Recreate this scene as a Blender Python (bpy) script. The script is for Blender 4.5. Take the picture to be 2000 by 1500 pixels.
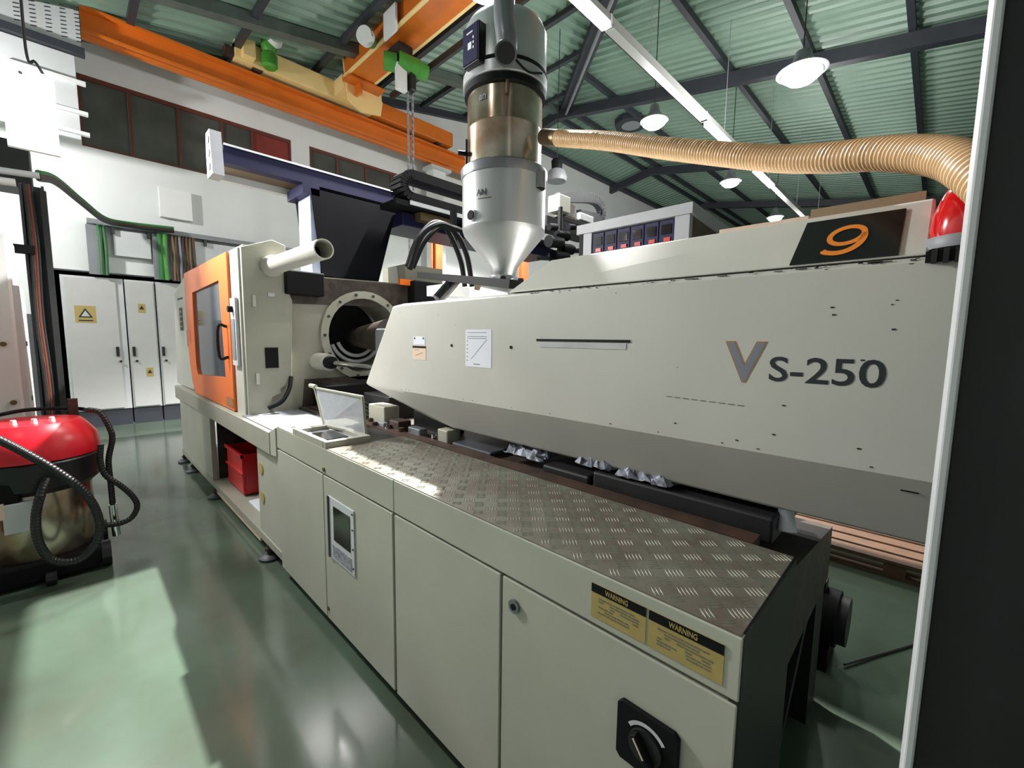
import bpy, math, random
from mathutils import Vector, Matrix
random.seed(7)
for o in list(bpy.data.objects): bpy.data.objects.remove(o)
S = bpy.context.scene; COL = S.collection
# ------------------------------------------------------------------ camera, world, lights, exposure
cam = bpy.data.cameras.new('camera'); co = bpy.data.objects.new('camera', cam); COL.objects.link(co)
cam.sensor_width = 36; cam.lens = 36*839.59/2000; cam.clip_start = .02; cam.clip_end = 300
yaw, pitch, roll = math.radians(45.588), math.radians(-5.9456), math.radians(.7456)
fw = Vector((math.sin(yaw)*math.cos(pitch), math.cos(yaw)*math.cos(pitch), math.sin(pitch)))
rt = Vector((math.cos(yaw), -math.sin(yaw), 0)); up = rt.cross(fw)
r2 = rt*math.cos(roll)+up*math.sin(roll); u2 = -rt*math.sin(roll)+up*math.cos(roll)
mw = Matrix((r2, u2, -fw)).transposed().to_4x4(); mw.translation = (0, 0, 1.645)
co.matrix_world = mw; S.camera = co
w = bpy.data.worlds.new('world'); S.world = w; w.use_nodes = True
w.node_tree.nodes['Background'].inputs[0].default_value = (.75, .85, 1, 1)
w.node_tree.nodes['Background'].inputs[1].default_value = .3
S.view_settings.view_transform = 'Standard'; S.view_settings.look = 'None'
S.view_settings.exposure = 0; S.view_settings.gamma = 1; S.view_settings.use_curve_mapping = False
LAMP_W = {'key': 6500, 'bay': 265, 'far': 490, 'hid': 1300, 'weak': 15, 'tube': 100, 'led': 250}

# ------------------------------------------------------------------ materials
def lin(c): return tuple((x/12.92 if x <= .04045 else ((x+.055)/1.055)**2.4) for x in c)+(1,)
M = {}
def mat(name, c, rough=.5, metal=0, var=0, scale=6, c2=None, bump=0, bscale=60, emit=0, trans=0, alpha=1, spots=None, coat=0, spec=.5):
    m = bpy.data.materials.new(name); m.use_nodes = True; nt = m.node_tree; N = nt.nodes; L = nt.links
    b = N['Principled BSDF']; col = lin(c)
    b.inputs['Base Color'].default_value = col; b.inputs['Roughness'].default_value = rough; b.inputs['Metallic'].default_value = metal
    b.inputs['Specular IOR Level'].default_value = spec
    if coat: b.inputs['Coat Weight'].default_value = coat; b.inputs['Coat Roughness'].default_value = .08
    tc = N.new('ShaderNodeTexCoord'); out = None
    if var or c2:
        n = N.new('ShaderNodeTexNoise'); n.inputs['Scale'].default_value = scale; n.inputs['Detail'].default_value = 6
        L.new(tc.outputs['Object'], n.inputs['Vector'])
        r = N.new('ShaderNodeValToRGB'); r.color_ramp.elements[0].position = .35; r.color_ramp.elements[1].position = .65
        k = 1-var; r.color_ramp.elements[0].color = lin(c2) if c2 else (col[0]*k, col[1]*k, col[2]*k, 1); r.color_ramp.elements[1].color = col
        L.new(n.outputs[0], r.inputs[0]); out = r.outputs[0]; L.new(out, b.inputs['Base Color'])
    if spots:
        v = N.new('ShaderNodeTexNoise'); v.inputs['Scale'].default_value = spots[1]; v.inputs['Detail'].default_value = 3
        L.new(tc.outputs['Object'], v.inputs['Vector'])
        rr = N.new('ShaderNodeValToRGB'); rr.color_ramp.elements[0].position = spots[2]; rr.color_ramp.elements[1].position = spots[2]+.02
        L.new(v.outputs[0], rr.inputs[0])
        mx = N.new('ShaderNodeMix'); mx.data_type = 'RGBA'; L.new(rr.outputs[0], mx.inputs[0])
        mx.inputs[7].default_value = lin(spots[0])
        if out: L.new(out, mx.inputs[6])
        else: mx.inputs[6].default_value = col
        L.new(mx.outputs[2], b.inputs['Base Color'])
    if bump:
        n2 = N.new('ShaderNodeTexNoise'); n2.inputs['Scale'].default_value = bscale; n2.inputs['Detail'].default_value = 4
        L.new(tc.outputs['Object'], n2.inputs['Vector']); bp = N.new('ShaderNodeBump'); bp.inputs['Strength'].default_value = bump; bp.inputs['Distance'].default_value = .01
        L.new(n2.outputs[0], bp.inputs['Height']); L.new(bp.outputs[0], b.inputs['Normal'])
    if emit: b.inputs['Emission Color'].default_value = (1, .98, .95, 1); b.inputs['Emission Strength'].default_value = emit
    if trans: b.inputs['Transmission Weight'].default_value = trans
    if alpha < 1: b.inputs['Alpha'].default_value = alpha
    M[name] = m; return m
mat('cream', (.76, .755, .725), .42, var=.06, scale=3, spots=((.25, .24, .2), 30, .765))
mat('cream_clean', (.77, .765, .73), .4, var=.05, scale=2)
mat('cream_base', (.70, .70, .645), .38, var=.08, scale=3)
mat('cream_grey', (.64, .635, .58), .5, var=.1, scale=4)
mat('orange', (.93, .45, .14), .35, var=.05, scale=3)
mat('crane_orange', (.86, .45, .13), .4, var=.1, scale=4)
mat('crane_yellow_lit', (.99, .86, .60), .4, var=.06, scale=4)  # paled so the strong light on the crane sits in the colour
mat('rust', (.30, .21, .17), .6, var=.5, scale=9)
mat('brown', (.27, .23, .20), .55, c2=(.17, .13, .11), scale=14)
mat('tread', (.50, .49, .45), .42, metal=.2, c2=(.42, .38, .34), scale=7, bump=.15, bscale=90)
mat('tread_bar', (.66, .66, .60), .35, metal=.5)
mat('dark', (.11, .12, .12), .5, var=.3, scale=10)
mat('black', (.07, .075, .08), .6, spec=.15)
mat('blackgloss', (.07, .07, .08), .22)
mat('rubber', (.10, .10, .11), .38)
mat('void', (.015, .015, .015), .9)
mat('navy', (.09, .09, .22), .5, spec=.2, var=.1)
mat('robot_dark', (.05, .055, .075), .8, spec=.08, var=.2)
mat('steelgrey', (.20, .21, .24), .5, var=.15)
mat('grey', (.52, .53, .55), .5, var=.1)
mat('lightgrey', (.78, .79, .80), .45, var=.05)
mat('white', (.88, .88, .88), .5, var=.03)
mat('wallwhite', (.86, .87, .87), .75, var=.05, scale=1.5, bump=.05, bscale=30)
mat('wallgrey', (.33, .34, .35), .7, var=.1)
mat('roofgreen', (.50, .60, .54), .45, var=.08, scale=1.2)
mat('floor', (.35, .42, .36), .17, c2=(.30, .335, .29), scale=1.1, bump=.03, bscale=14, coat=.25)
mat('joint', (.05, .06, .05), .8)
mat('winframe', (.36, .17, .13), .5)
mat('glassdark', (.33, .33, .31), .1, var=.3, scale=2)
mat('redcurtain', (.5, .17, .14), .7, var=.2)
mat('glass', (.30, .33, .37), .06, var=.25, scale=2)
mat('stainless', (.74, .70, .64), .22, metal=.85, var=.2, scale=5, c2=(.55, .45, .36))
mat('silver', (.72, .73, .74), .33, metal=.55, var=.06, scale=2)
mat('silver_dark', (.50, .51, .53), .35, metal=.6, var=.1)
mat('chrome', (.85, .86, .88), .12, metal=1)
mat('bronze', (.45, .38, .28), .4, metal=.6)
mat('hose', (.80, .66, .50), .35, var=.1, scale=12)
mat('red', (.82, .10, .12), .3, var=.08)
mat('redlamp', (.80, .05, .07), .12, var=.3, scale=8, coat=.6)
mat('vacred', (.86, .12, .18), .3)
mat('green', (.30, .60, .22), .4, var=.15)
mat('cablegreen', (.15, .42, .20), .6)
mat('labelyellow', (.68, .60, .36), .6, var=.08, scale=30)
mat('paper', (.87, .88, .92), .7)
mat('peach', (.86, .76, .68), .6)
mat('ink', (.12, .14, .16), .6)
mat('inksoft', (.45, .43, .36), .6)
mat('letter_grey', (.47, .49, .53), .5)
mat('letter_orange', (.86, .50, .16), .4)
mat('orange_dull', (.45, .22, .15), .6)
mat('post_orange', (.66, .30, .14), .5, var=.3)
mat('lipbrown', (.56, .48, .38), .6)
mat('cabwhite', (.74, .74, .735), .45, var=.04)
mat('bluegrey', (.55, .58, .68), .5)
mat('gold', (.62, .45, .28), .5)
mat('plastic_film', (.74, .75, .76), .3, var=.12, scale=9, bump=.5, bscale=14)
mat('clear', (.72, .74, .76), .25, var=.1, alpha=.62, bump=.4, bscale=20)
mat('rag', (.62, .64, .70), .6, c2=(.22, .23, .26), scale=24)
mat('keys', (.42, .43, .50), .5, c2=(.66, .66, .68), scale=60)
mat('wood', (.36, .26, .19), .6, var=.2, scale=10)
mat('lamp_on', (1, 1, 1), .5, emit=14)
mat('tube_on', (1, 1, 1), .5, emit=5)
mat('trunk_white', (.66, .66, .65), .4)
mat('screen', (.10, .09, .09), .12)
mat('redled', (.62, .14, .10), .4)

# ------------------------------------------------------------------ mesh helpers
class MB:
    def __init__(s): s.v = []; s.f = []
    def add(s, vs, fs):
        k = len(s.v); s.v += [tuple(v) for v in vs]; s.f += [tuple(k+i for i in f) for f in fs]; return s
    def box(s, x0, x1, y0, y1, z0, z1):
        return s.add([(x0,y0,z0),(x1,y0,z0),(x1,y1,z0),(x0,y1,z0),(x0,y0,z1),(x1,y0,z1),(x1,y1,z1),(x0,y1,z1)],
                     [(0,3,2,1),(4,5,6,7),(0,1,5,4),(1,2,6,5),(2,3,7,6),(3,0,4,7)])
    def hexa(s, b, t):
        return s.add(list(b)+list(t), [(3,2,1,0),(4,5,6,7),(0,1,5,4),(1,2,6,5),(2,3,7,6),(3,0,4,7)])
    def prism(s, pts, ax, a, b):      # pts 2D in the plane normal to ax
        def p3(p, h): return (h,p[0],p[1]) if ax == 'x' else (p[0],h,p[1]) if ax == 'y' else (p[0],p[1],h)
        n = len(pts); s.add([p3(p,a) for p in pts]+[p3(p,b) for p in pts],
              [tuple(range(n))[::-1], tuple(range(n,2*n))]+[(i,(i+1)%n,n+(i+1)%n,n+i) for i in range(n)]); return s
    def loft(s, rings, cap=True):
        n = len(rings[0]); k = len(s.v); vs = [p for r in rings for p in r]; fs = []
        for j in range(len(rings)-1):
            for i in range(n): fs.append((j*n+i, j*n+(i+1)%n, (j+1)*n+(i+1)%n, (j+1)*n+i))
        if cap: fs.append(tuple(range(n))[::-1]); fs.append(tuple((len(rings)-1)*n+i for i in range(n)))
        return s.add(vs, fs)
    def cyl(s, p, q, r, r2=None, n=20, cap=True):
        p = Vector(p); q = Vector(q); d = (q-p).normalized(); a = d.orthogonal().normalized(); b = d.cross(a)
        R = [(r, p), (r if r2 is None else r2, q)]
        return s.loft([[c+(a*math.cos(2*math.pi*i/n)+b*math.sin(2*math.pi*i/n))*rr for i in range(n)] for rr, c in R], cap)
    def lathe(s, c, prof, n=32, cap=True):      # prof (r, z) about vertical axis at c
        return s.loft([[(c[0]+r*math.cos(2*math.pi*i/n), c[1]+r*math.sin(2*math.pi*i/n), z) for i in range(n)] for r, z in prof], cap)
    def bar(s, p, q, w, h, upv=(0,0,1)):
        p = Vector(p); q = Vector(q); d = (q-p).normalized(); a = d.cross(Vector(upv)).normalized()*w/2; b = a.cross(d).normalized()*h/2
        return s.hexa([p-a-b, p+a-b, p+a+b, p-a+b], [q-a-b, q+a-b, q+a+b, q-a+b])
def smooth_path(pts, k=8):
    P = [Vector(p) for p in pts]; P = [2*P[0]-P[1]]+P+[2*P[-1]-P[-2]]; out = []
    for i in range(1, len(P)-2):
        for j in range(k):
            t = j/k; a, b, c, d = P[i-1:i+3]
            out.append(.5*((2*b)+(c-a)*t+(2*a-5*b+4*c-d)*t*t+(3*b-a-3*c+d)*t**3))
    out.append(P[-2]); return out
def tube(mb, pts, r, n=10, k=8, rib=0, pitch=.0):
    path = smooth_path(pts, k) if k else [Vector(p) for p in pts]
    if rib:
        fine = [path[0]]; step = pitch/6; need = step
        for a, b in zip(path, path[1:]):
            l = (b-a).length; pos = need
            while pos <= l: fine.append(a.lerp(b, pos/l)); pos += step
            need = pos-l
        path = fine
    rings = []; prev = None; L = 0
    for i, p in enumerate(path):
        d = (path[min(i+1,len(path)-1)]-path[max(i-1,0)]).normalized()
        L = i*pitch/6 if rib else 0
        a = d.orthogonal().normalized() if prev is None else (prev-d*prev.dot(d)).normalized(); prev = a; b = d.cross(a)
        rr = r+(rib*math.sin(2*math.pi*L/pitch) if rib else 0)
        rings.append([p+(a*math.cos(2*math.pi*j/n)+b*math.sin(2*math.pi*j/n))*rr for j in range(n)])
    return mb.loft(rings)
def build(mb, name, m, parent=None, smooth=False, bevel=0, label=None, kind=None, origin=None):
    me = bpy.data.meshes.new(name); me.from_pydata([tuple(v) for v in mb.v], [], mb.f); me.update()
    import bmesh
    b = bmesh.new(); b.from_mesh(me); bmesh.ops.recalc_face_normals(b, faces=b.faces); b.to_mesh(me); b.free()
    o = bpy.data.objects.new(name, me); me.materials.append(M[m]); COL.objects.link(o)
    if smooth: me.shade_smooth(); me.set_sharp_from_angle(angle=math.radians(40))
    if bevel:
        bv = o.modifiers.new('bevel', 'BEVEL'); bv.width = bevel; bv.segments = 2; bv.limit_method = 'ANGLE'
    if parent: o.parent = parent
    if label: o['label'] = label
    if kind: o['kind'] = kind
    return o
def thing(name, label, cat, group=None):
    o = bpy.data.objects.new(name, None); COL.objects.link(o); o.empty_display_size = .1
    o['label'] = label; o['category'] = cat
    if group: o['group'] = group
    return o
def solo(o, label, cat, group=None):
    o['label'] = label; o['category'] = cat
    if group: o['group'] = group
    return o
def B(*a): return MB().box(*a)
def text(s, size, name, m, parent, origin, xdir, ydir, extr=.001, bold=0, sx=1, shear=0):
    cu = bpy.data.curves.new(name, 'FONT'); cu.body = s; cu.size = size; cu.extrude = extr; cu.offset = bold; cu.shear = shear; cu.resolution_u = 4
    t = bpy.data.objects.new('tmp', cu); COL.objects.link(t); dg = bpy.context.evaluated_depsgraph_get(); dg.update()
    me = bpy.data.meshes.new_from_object(t.evaluated_get(dg)); bpy.data.objects.remove(t)
    X = Vector(xdir).normalized(); Y = Vector(ydir).normalized(); Z = X.cross(Y); O = Vector(origin)
    for v in me.vertices: c = v.co.copy(); v.co = O+X*c.x*sx+Y*c.y+Z*c.z
    me.materials.clear(); me.materials.append(M[m]); o = bpy.data.objects.new(name, me); COL.objects.link(o)
    if parent: o.parent = parent
    return o
def light(kind, name, loc, watt, parent=None, **kw):
    l = bpy.data.lights.new(name, kind); l.energy = watt; l.color = (1, .985, .96)
    for k, v in kw.items(): setattr(l, k, v)
    o = bpy.data.objects.new(name, l); COL.objects.link(o); o.location = loc
    if parent: o.parent = parent
    return o

# ================================================================== THE SETTING
def R1(x): return 8.36+.19*(x-9.4)
def R2(y): return 8.66+.18*(y-8.7)
def R3(y): return 8.66-.18*(y-8.7)
YW = 10.5; X0, X1, Y0 = -5, 46, -8
fl = build(B(X0, X1, Y0, YW, -.12, 0), 'floor', 'floor'); fl['kind'] = 'structure'
jt = MB(); jt.hexa([(-3, -1.6, -.002), (1.02, .96, -.002), (1.05, .93, -.002), (-3, -1.65, -.002)], [(-3, -1.6, .0015), (1.02, .96, .0015), (1.05, .93, .0015), (-3, -1.65, .0015)])
build(jt, 'joint', 'joint', fl)
def struct(mb, name, m, **k): o = build(mb, name, m, **k); o['kind'] = 'structure'; return o
# back wall with window openings and the cabinet recess; segments of one mesh
WIN = [(.33, 3.66, 4.79, 5.94), (4.05, 6.55, 4.79, 5.94)]
wb = MB(); yb = YW+.3
wb.box(X0, -.18, YW, yb, 0, 4.79); wb.box(-.18, 1.9, YW, yb, 2.72, 4.79); wb.box(1.9, X1, YW, yb, 0, 4.79)
wb.box(X0, .33, YW, yb, 4.79, 5.94); wb.box(3.66, 4.05, YW, yb, 4.79, 5.94); wb.box(6.55, X1, YW, yb, 4.79, 5.94)
for a, b in ((-2.6, 9.4), (9.4, X1)):
    za, zb = (R1(a), R1(b)) if b < 10 else (R3(YW), R3(YW))
    wb.hexa([(a,YW,5.94),(b,YW,5.94),(b,yb,5.94),(a,yb,5.94)], [(a,YW,za),(b,YW,zb),(b,yb,zb),(a,yb,za)])
wall = struct(wb, 'wall_back', 'wallwhite')
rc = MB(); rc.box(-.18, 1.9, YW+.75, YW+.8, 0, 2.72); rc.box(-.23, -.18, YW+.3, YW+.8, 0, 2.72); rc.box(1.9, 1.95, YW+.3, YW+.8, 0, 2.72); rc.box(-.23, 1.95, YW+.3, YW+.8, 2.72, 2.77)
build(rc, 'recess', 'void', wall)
build(B(-1.2, -.185, YW-.012, YW-.001, 0, 1.95), 'painted_dado', 'wallgrey', wall)
for (a, b, z0, z1), sub, nm in ((WIN[0], (.98, 1.67, 2.37, 2.9), 1), (WIN[1], (4.69, 5.42, 6.12), 2)):
    f = MB(); t = .035; y0, y1 = YW+.005, YW+.06
    f.box(a, b, y0, y1, z0, z0+t); f.box(a, b, y0, y1, z1-2*t, z1); f.box(a, a+t, y0, y1, z0+t, z1-2*t); f.box(b-t, b, y0, y1, z0+t, z1-2*t)
    wn = struct(f, f'window_{nm}', 'winframe')
    xs = [a]+list(sub)+[b]
    for x in sub: build(B(x-.022, x+.022, y0, y1, z0+t, z1-2*t), 'mullion', 'winframe', wn)
    for i in range(len(xs)-1):
        red = nm == 1 and i == 4
        build(B(xs[i]+.025, xs[i+1]-.025, y0+.03, y0+.04, z0+t, z1-2*t), 'pane', 'redcurtain' if red else 'glassdark', wn, label='pane backed by dark red cloth' if red else None)
struct(B(X0-.2, X0, Y0, YW, 0, 5.6), 'wall_left', 'wallwhite')
struct(B(X1, X1+.2, Y0, YW, 0, 9), 'wall_right', 'wallwhite')
struct(B(X0, X1, Y0-.2, Y0, 0, 5.6), 'wall_front', 'wallwhite')
# roof: hipped, each corrugated sheet a part
ceil = bpy.data.objects.new('ceiling', None); COL.objects.link(ceil); ceil['kind'] = 'structure'
def hipx(y): return 9.4+(min(R2(y), R3(y))-8.36)/.19
def sheet(t0, t1, ax, f0, f1, zf):
    n = round((t1-t0)/.25)*4; prof = [0, 0, .06, .06]; fr = [0, .09, .125, .215]; ts = []
    for k in range(round((t1-t0)/.25)):
        for a, h in zip(fr, prof): ts.append((t0+k*.25+a, h))
    ts.append((t1-.004, 0)); vs = []; fs = []
    for t, h in ts:
        for u in (f0(t), f1(t)):
            x, y = (u, t) if ax == 'x' else (t, u)
            vs.append((x, y, zf(x, y)+h))
    for i in range(len(ts)-1): fs.append((2*i, 2*i+1, 2*i+3, 2*i+2))
    return MB().add(vs, fs)
for i in range(18 if 1 else 0):
    y = Y0+i*1.0; build(sheet(y, y+1.0, 'x', lambda t: X0, lambda t: max(X0, hipx(t)), lambda x, yy: R1(x)), 'roof_sheet', 'roofgreen', ceil)
build(sheet(10, 10.5, 'x', lambda t: X0, lambda t: hipx(t), lambda x, yy: R1(x)), 'roof_sheet', 'roofgreen', ceil)
def yhip(x): return min(8.7, (R1(x)-8.66)/.18+8.7)
for i in range(51):
    x = X0+i*1.0; far = x > 26
    build(sheet(x, x+1.0, 'y', lambda t: Y0, yhip, lambda xx, y: R2(y)), 'roof_sheet', 'roofgreen', ceil)
for i in range(37):
    x = 9.4+i*1.0
    if x >= X1: break
    build(sheet(x, min(x+1.0, X1), 'y', lambda t: max(8.7, min(YW, 8.7+(8.66-R1(t))/.18)), lambda t: YW, lambda xx, y: R3(y)), 'roof_sheet', 'roofgreen', ceil)
mat('roofsteel', (.36, .40, .38), .5, var=.2)
# steelwork
for x in (-.5, 1.0, 2.5, 4.0, 5.5, 7.0, 8.5, 10.0):
    ylo = max(Y0, (R1(x)-8.66)/.18+8.7); yhi = min(YW, 8.7+(8.66-R1(x))/.18)
    build(B(x-.05, x+.05, ylo, yhi, R1(x)-.11, R1(x)-.01), 'purlin', 'steelgrey', ceil)
for y in (-3.8, -2.3, -.78, .74, 2.25, 3.77, 5.3, 6.8, 8.42):
    build(B(hipx(y), X1, y-.05, y+.05, R2(y)-.16, R2(y)-.02), 'purlin', 'steelgrey', ceil)
for y in (8.95, 10.35): build(B(hipx(y)+.1, X1, y-.05, y+.05, R3(y)-.16, R3(y)-.02), 'purlin', 'steelgrey', ceil)
for k in range(7):
    x = 10.7+5.9*k
    if x > X1: break
    build(MB().hexa([(x-.09,Y0,R2(Y0)-.42),(x+.09,Y0,R2(Y0)-.42),(x+.09,Y0,R2(Y0)-.16),(x-.09,Y0,R2(Y0)-.16)],
              [(x-.09,8.7,R2(8.7)-.42),(x+.09,8.7,R2(8.7)-.42),(x+.09,8.7,R2(8.7)-.16),(x-.09,8.7,R2(8.7)-.16)]), 'rafter', 'steelgrey', ceil)
    build(MB().hexa([(x-.09,YW,R3(YW)-.42),(x+.09,YW,R3(YW)-.42),(x+.09,YW,R3(YW)-.16),(x-.09,YW,R3(YW)-.16)],
              [(x-.09,8.7,R2(8.7)-.42),(x+.09,8.7,R2(8.7)-.42),(x+.09,8.7,R2(8.7)-.16),(x-.09,8.7,R2(8.7)-.16)]), 'rafter', 'steelgrey', ceil)
for y in (8.7, 2.9):
    xe = hipx(y)-.15
    build(MB().hexa([(X0,y-.1,R1(X0)-.2),(X0,y+.1,R1(X0)-.2),(X0,y+.1,R1(X0)-.01),(X0,y-.1,R1(X0)-.01)],
              [(xe,y-.1,R1(xe)-.2),(xe,y+.1,R1(xe)-.2),(xe,y+.1,R1(xe)-.01),(xe,y-.1,R1(xe)-.01)]), 'rafter', 'roofsteel', ceil)
ya, ybb = -6.5, 8.6
build(MB().bar((hipx(ya), ya, R2(ya)-.12), (hipx(ybb), ybb, R2(ybb)-.12), .30, .16), 'hip_rafter', 'steelgrey', ceil)
build(MB().cyl((hipx(ya)-.02, ya+.1, R2(ya)-.34), (hipx(ybb), ybb, R2(ybb)-.34), .035), 'brace_rod', 'grey', ceil)
build(MB().box(9.4, X1, YW-.12, YW, R3(YW)-.14, R3(YW)-.01), 'eave_beam', 'steelgrey', ceil)
build(MB().hexa([(X0,YW-.12,R1(X0)-.2),(9.4,YW-.12,R1(9.4)-.2),(9.4,YW,R1(9.4)-.2),(X0,YW,R1(X0)-.2)],[(X0,YW-.12,R1(X0)-.03),(9.4,YW-.12,R1(9.4)-.03),(9.4,YW,R1(9.4)-.03),(X0,YW,R1(X0)-.03)]), 'eave_beam', 'steelgrey', ceil)
# translucent vent in the roof slope behind the hose
vt = MB(); c = Vector((11.9, 7.4, R2(7.4)-.12))
for a in range(4):
    pass
build(MB().cyl((12.4,7.2,R2(7.2)-.2),(12.4,7.2,R2(7.2)-.03),.5,n=8), 'vent_frame', 'steelgrey', ceil)
build(MB().cyl((12.4,7.2,R2(7.2)-.22),(12.4,7.2,R2(7.2)-.2),.28,n=20), 'vent_dome', 'grey', ceil)
# pilasters / crane columns
for x0, x1 in ((7.05, 7.45),):
    o = build(B(x0, x1, 9.95, 10.28, 0, 6.2), 'crane_column', 'white'); top = build(B(x0-.12, x1+.12, 9.85, 10.28, 6.14, 6.22), 'cap_plate', 'lightgrey', o)
    solo(o, 'white square steel column under the orange runway beam just left of the hopper', 'column')
# partition of perforated white cladding, upper left
pf = thing('perforated_cladding', 'white perforated metal cladding with dark bar, hanging at the upper left', 'cladding')
build(MB().prism([(-1.4,5.98),(.39,5.98),(.39,6.50),(-1.4,6.1)], 'y', 9.66, 9.7), 'perforated_panel', 'lightgrey', pf)
build(B(-1.4, .30, 9.66, 9.7, 4.62, 5.82), 'panel', 'lightgrey', pf)
build(B(-1.4, .42, 9.58, 9.7, 5.84, 5.95), 'bar', 'steelgrey', pf)
for z in (5.42, 4.98, 4.68): build(B(-.4, .40, 9.6, 9.68, z, z+.05), 'rib', 'white', pf)
sl = MB()
for i in range(5):
    x = -.28+.155*i
    for j in range(9): sl.hexa([(x,9.655,6.04+.055*j),(x+.06,9.655,6.055+.055*j),(x+.06,9.665,6.055+.055*j),(x,9.665,6.04+.055*j)],[(x,9.655,6.052+.055*j),(x+.06,9.655,6.067+.055*j),(x+.06,9.665,6.067+.055*j),(x,9.665,6.052+.055*j)])
build(sl, 'slots', 'steelgrey', pf, kind='stuff')
tube(MB(), [(0,0,0),(0,0,1)], .1)
# ================================================================== LAMPS
def highbay(x, y, z, label, key='bay', big=1.0):
    t = thing('high_bay_lamp', label, 'lamp', 'round high bay lamps under the green roof')
    zr = min(R1(x), R2(y)) if y < 8.7 else R3(y)
    build(MB().lathe((x,y), [(.20*big,z),(.24*big,z+.03),(.10*big,z+.16),(.07*big,z+.3),(.02,z+.32)]), 'reflector', 'silver_dark', t, smooth=True)
    build(MB().lathe((x,y), [(.001,z-.09*big),(.12*big,z-.075*big),(.19*big,z-.02),(.19*big,z+.0)]), 'lens', 'lamp_on', t, smooth=True)
    build(MB().cyl((x,y,z+.3),(x,y,zr-.02),.008,n=6), 'cable', 'dark', t)
    if key == 'key': light('SPOT', 'bulb', (x,y,z-.12), LAMP_W[key], t, shadow_soft_size=.06, spot_size=math.radians(118), spot_blend=.35)
    elif key == 'hid': light('SPOT', 'bulb', (x,y,z-.12), LAMP_W[key], t, shadow_soft_size=.1, spot_size=math.radians(150), spot_blend=.4)
    else: light('POINT', 'bulb', (x,y,z-.22*big), LAMP_W[key], t, shadow_soft_size=.12)
    return t
highbay(7.5, 3.9, 5.5, 'round high bay lamp glowing just above the hose, right of the hopper')
highbay(11.5, 3.9, 5.5, 'round high bay lamp glowing below the hose, left of the lit trunking')
highbay(15.6, 3.9, 5.5, 'farthest round high bay lamp, just over the enclosure beside the trunking end')
highbay(7.62, 1.7, 5.5, 'largest and brightest round high bay lamp, upper right under the rafter', 'bay', 1.35)
highbay(3.57, 4.02, 5.62, 'round high bay lamp straight above the hopper', 'key')
highbay(-1.5, 1.7, 5.3, 'unseen fill lamp above the aisle left of the machine', 'weak')  # unseen lamp out of view, only a faint fill
highbay(-1.8, 8.5, 4.7, 'added unseen fill lamp above the far aisle', 'far')  # added out of view to brighten the back wall
highbay(8.0, 8.2, 4.7, 'added fill lamp hidden behind the hopper near the white wall', 'hid')  # added behind the hopper to light wall and far floor
# light trunking along X
tk = thing('light_trunking', 'long white light trunking with lit tubes running under the green roof', 'lamp')
ty, tz = 3.22, 5.5
build(B(1.5, 19.5, ty-.05, ty+.05, tz+.04, tz+.12), 'trunking_rail', 'trunk_white', tk)
for x in (4.9, 8.0, 9.6, 12.0, 15.6): build(B(x-.02, x+.02, ty-.055, ty+.055, tz-.01, tz+.13), 'end_cap', 'white', tk)
for a, b in ((1.9, 4.86), (8.15, 9.5), (11.0, 12.4)):
    build(MB().box(a, b, ty-.055, ty+.055, tz-.04, tz+.035), 'lit_tube', 'tube_on', tk)
    light('AREA', 'tube_light', ((a+b)/2, ty, tz-.06), LAMP_W['tube']*(b-a)/2, tk, shape='RECTANGLE', size=b-a, size_y=.1)
for a, b in ((4.94, 8.05), (9.62, 10.98), (12.42, 19.4)): build(B(a, b, ty-.06, ty+.06, tz-.01, tz+.035), 'louvre_cover', 'trunk_white', tk)
for x in (3, 6, 9, 12, 15, 18): build(MB().cyl((x,ty,tz+.12),(x,ty,min(R1(x),R2(ty))-.05),.006,n=6), 'hanger', 'grey', tk)
# hanging LED panel, upper left
lp = thing('led_panel_light', 'glaring white rectangular LED panel hanging at the upper left from a hook', 'lamp')
build(B(-.24, .03, 5.0, 5.04, 3.02, 3.60), 'housing', 'white', lp)
build(B(-.232, .022, 4.985, 4.999, 3.03, 3.59), 'lit_face', 'tube_on', lp)
for x in (-.14, -.04): build(MB().cyl((x,4.98,3.555),(x,4.985,3.555),.012,n=12), 'screw', 'grey', lp)
tube(m := MB(), [(-.02,5.02,3.6),(-.06,5.02,3.68),(-.1,5.02,3.72),(-.1,5.02,4.4),(-.1,5.02,6.3)], .009, 8); build(m, 'hanging_hook', 'dark', lp)
light('AREA', 'panel_light', (-.1, 4.93, 3.3), LAMP_W['led'], lp, shape='RECTANGLE', size=.25, size_y=.55).rotation_euler = (math.radians(-97), 0, math.radians(32))
# small bell lamp hanging right of hopper
bl = thing('pendant_lamp', 'unlit small bell shaped pendant lamp with black cap right of the hopper', 'lamp')
build(MB().lathe((7.39,6.0), [(.20,4.97),(.22,5.05),(.17,5.18),(.10,5.22)]), 'glass_bell', 'grey', bl, smooth=True)
build(MB().lathe((7.39,6.0), [(.11,5.2),(.12,5.38),(.09,5.42)]), 'cap', 'black', bl, smooth=True)
build(MB().cyl((7.39,6,5.42),(7.39,6,R1(7.39)-.02),.008,n=6), 'cable', 'dark', bl)

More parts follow.
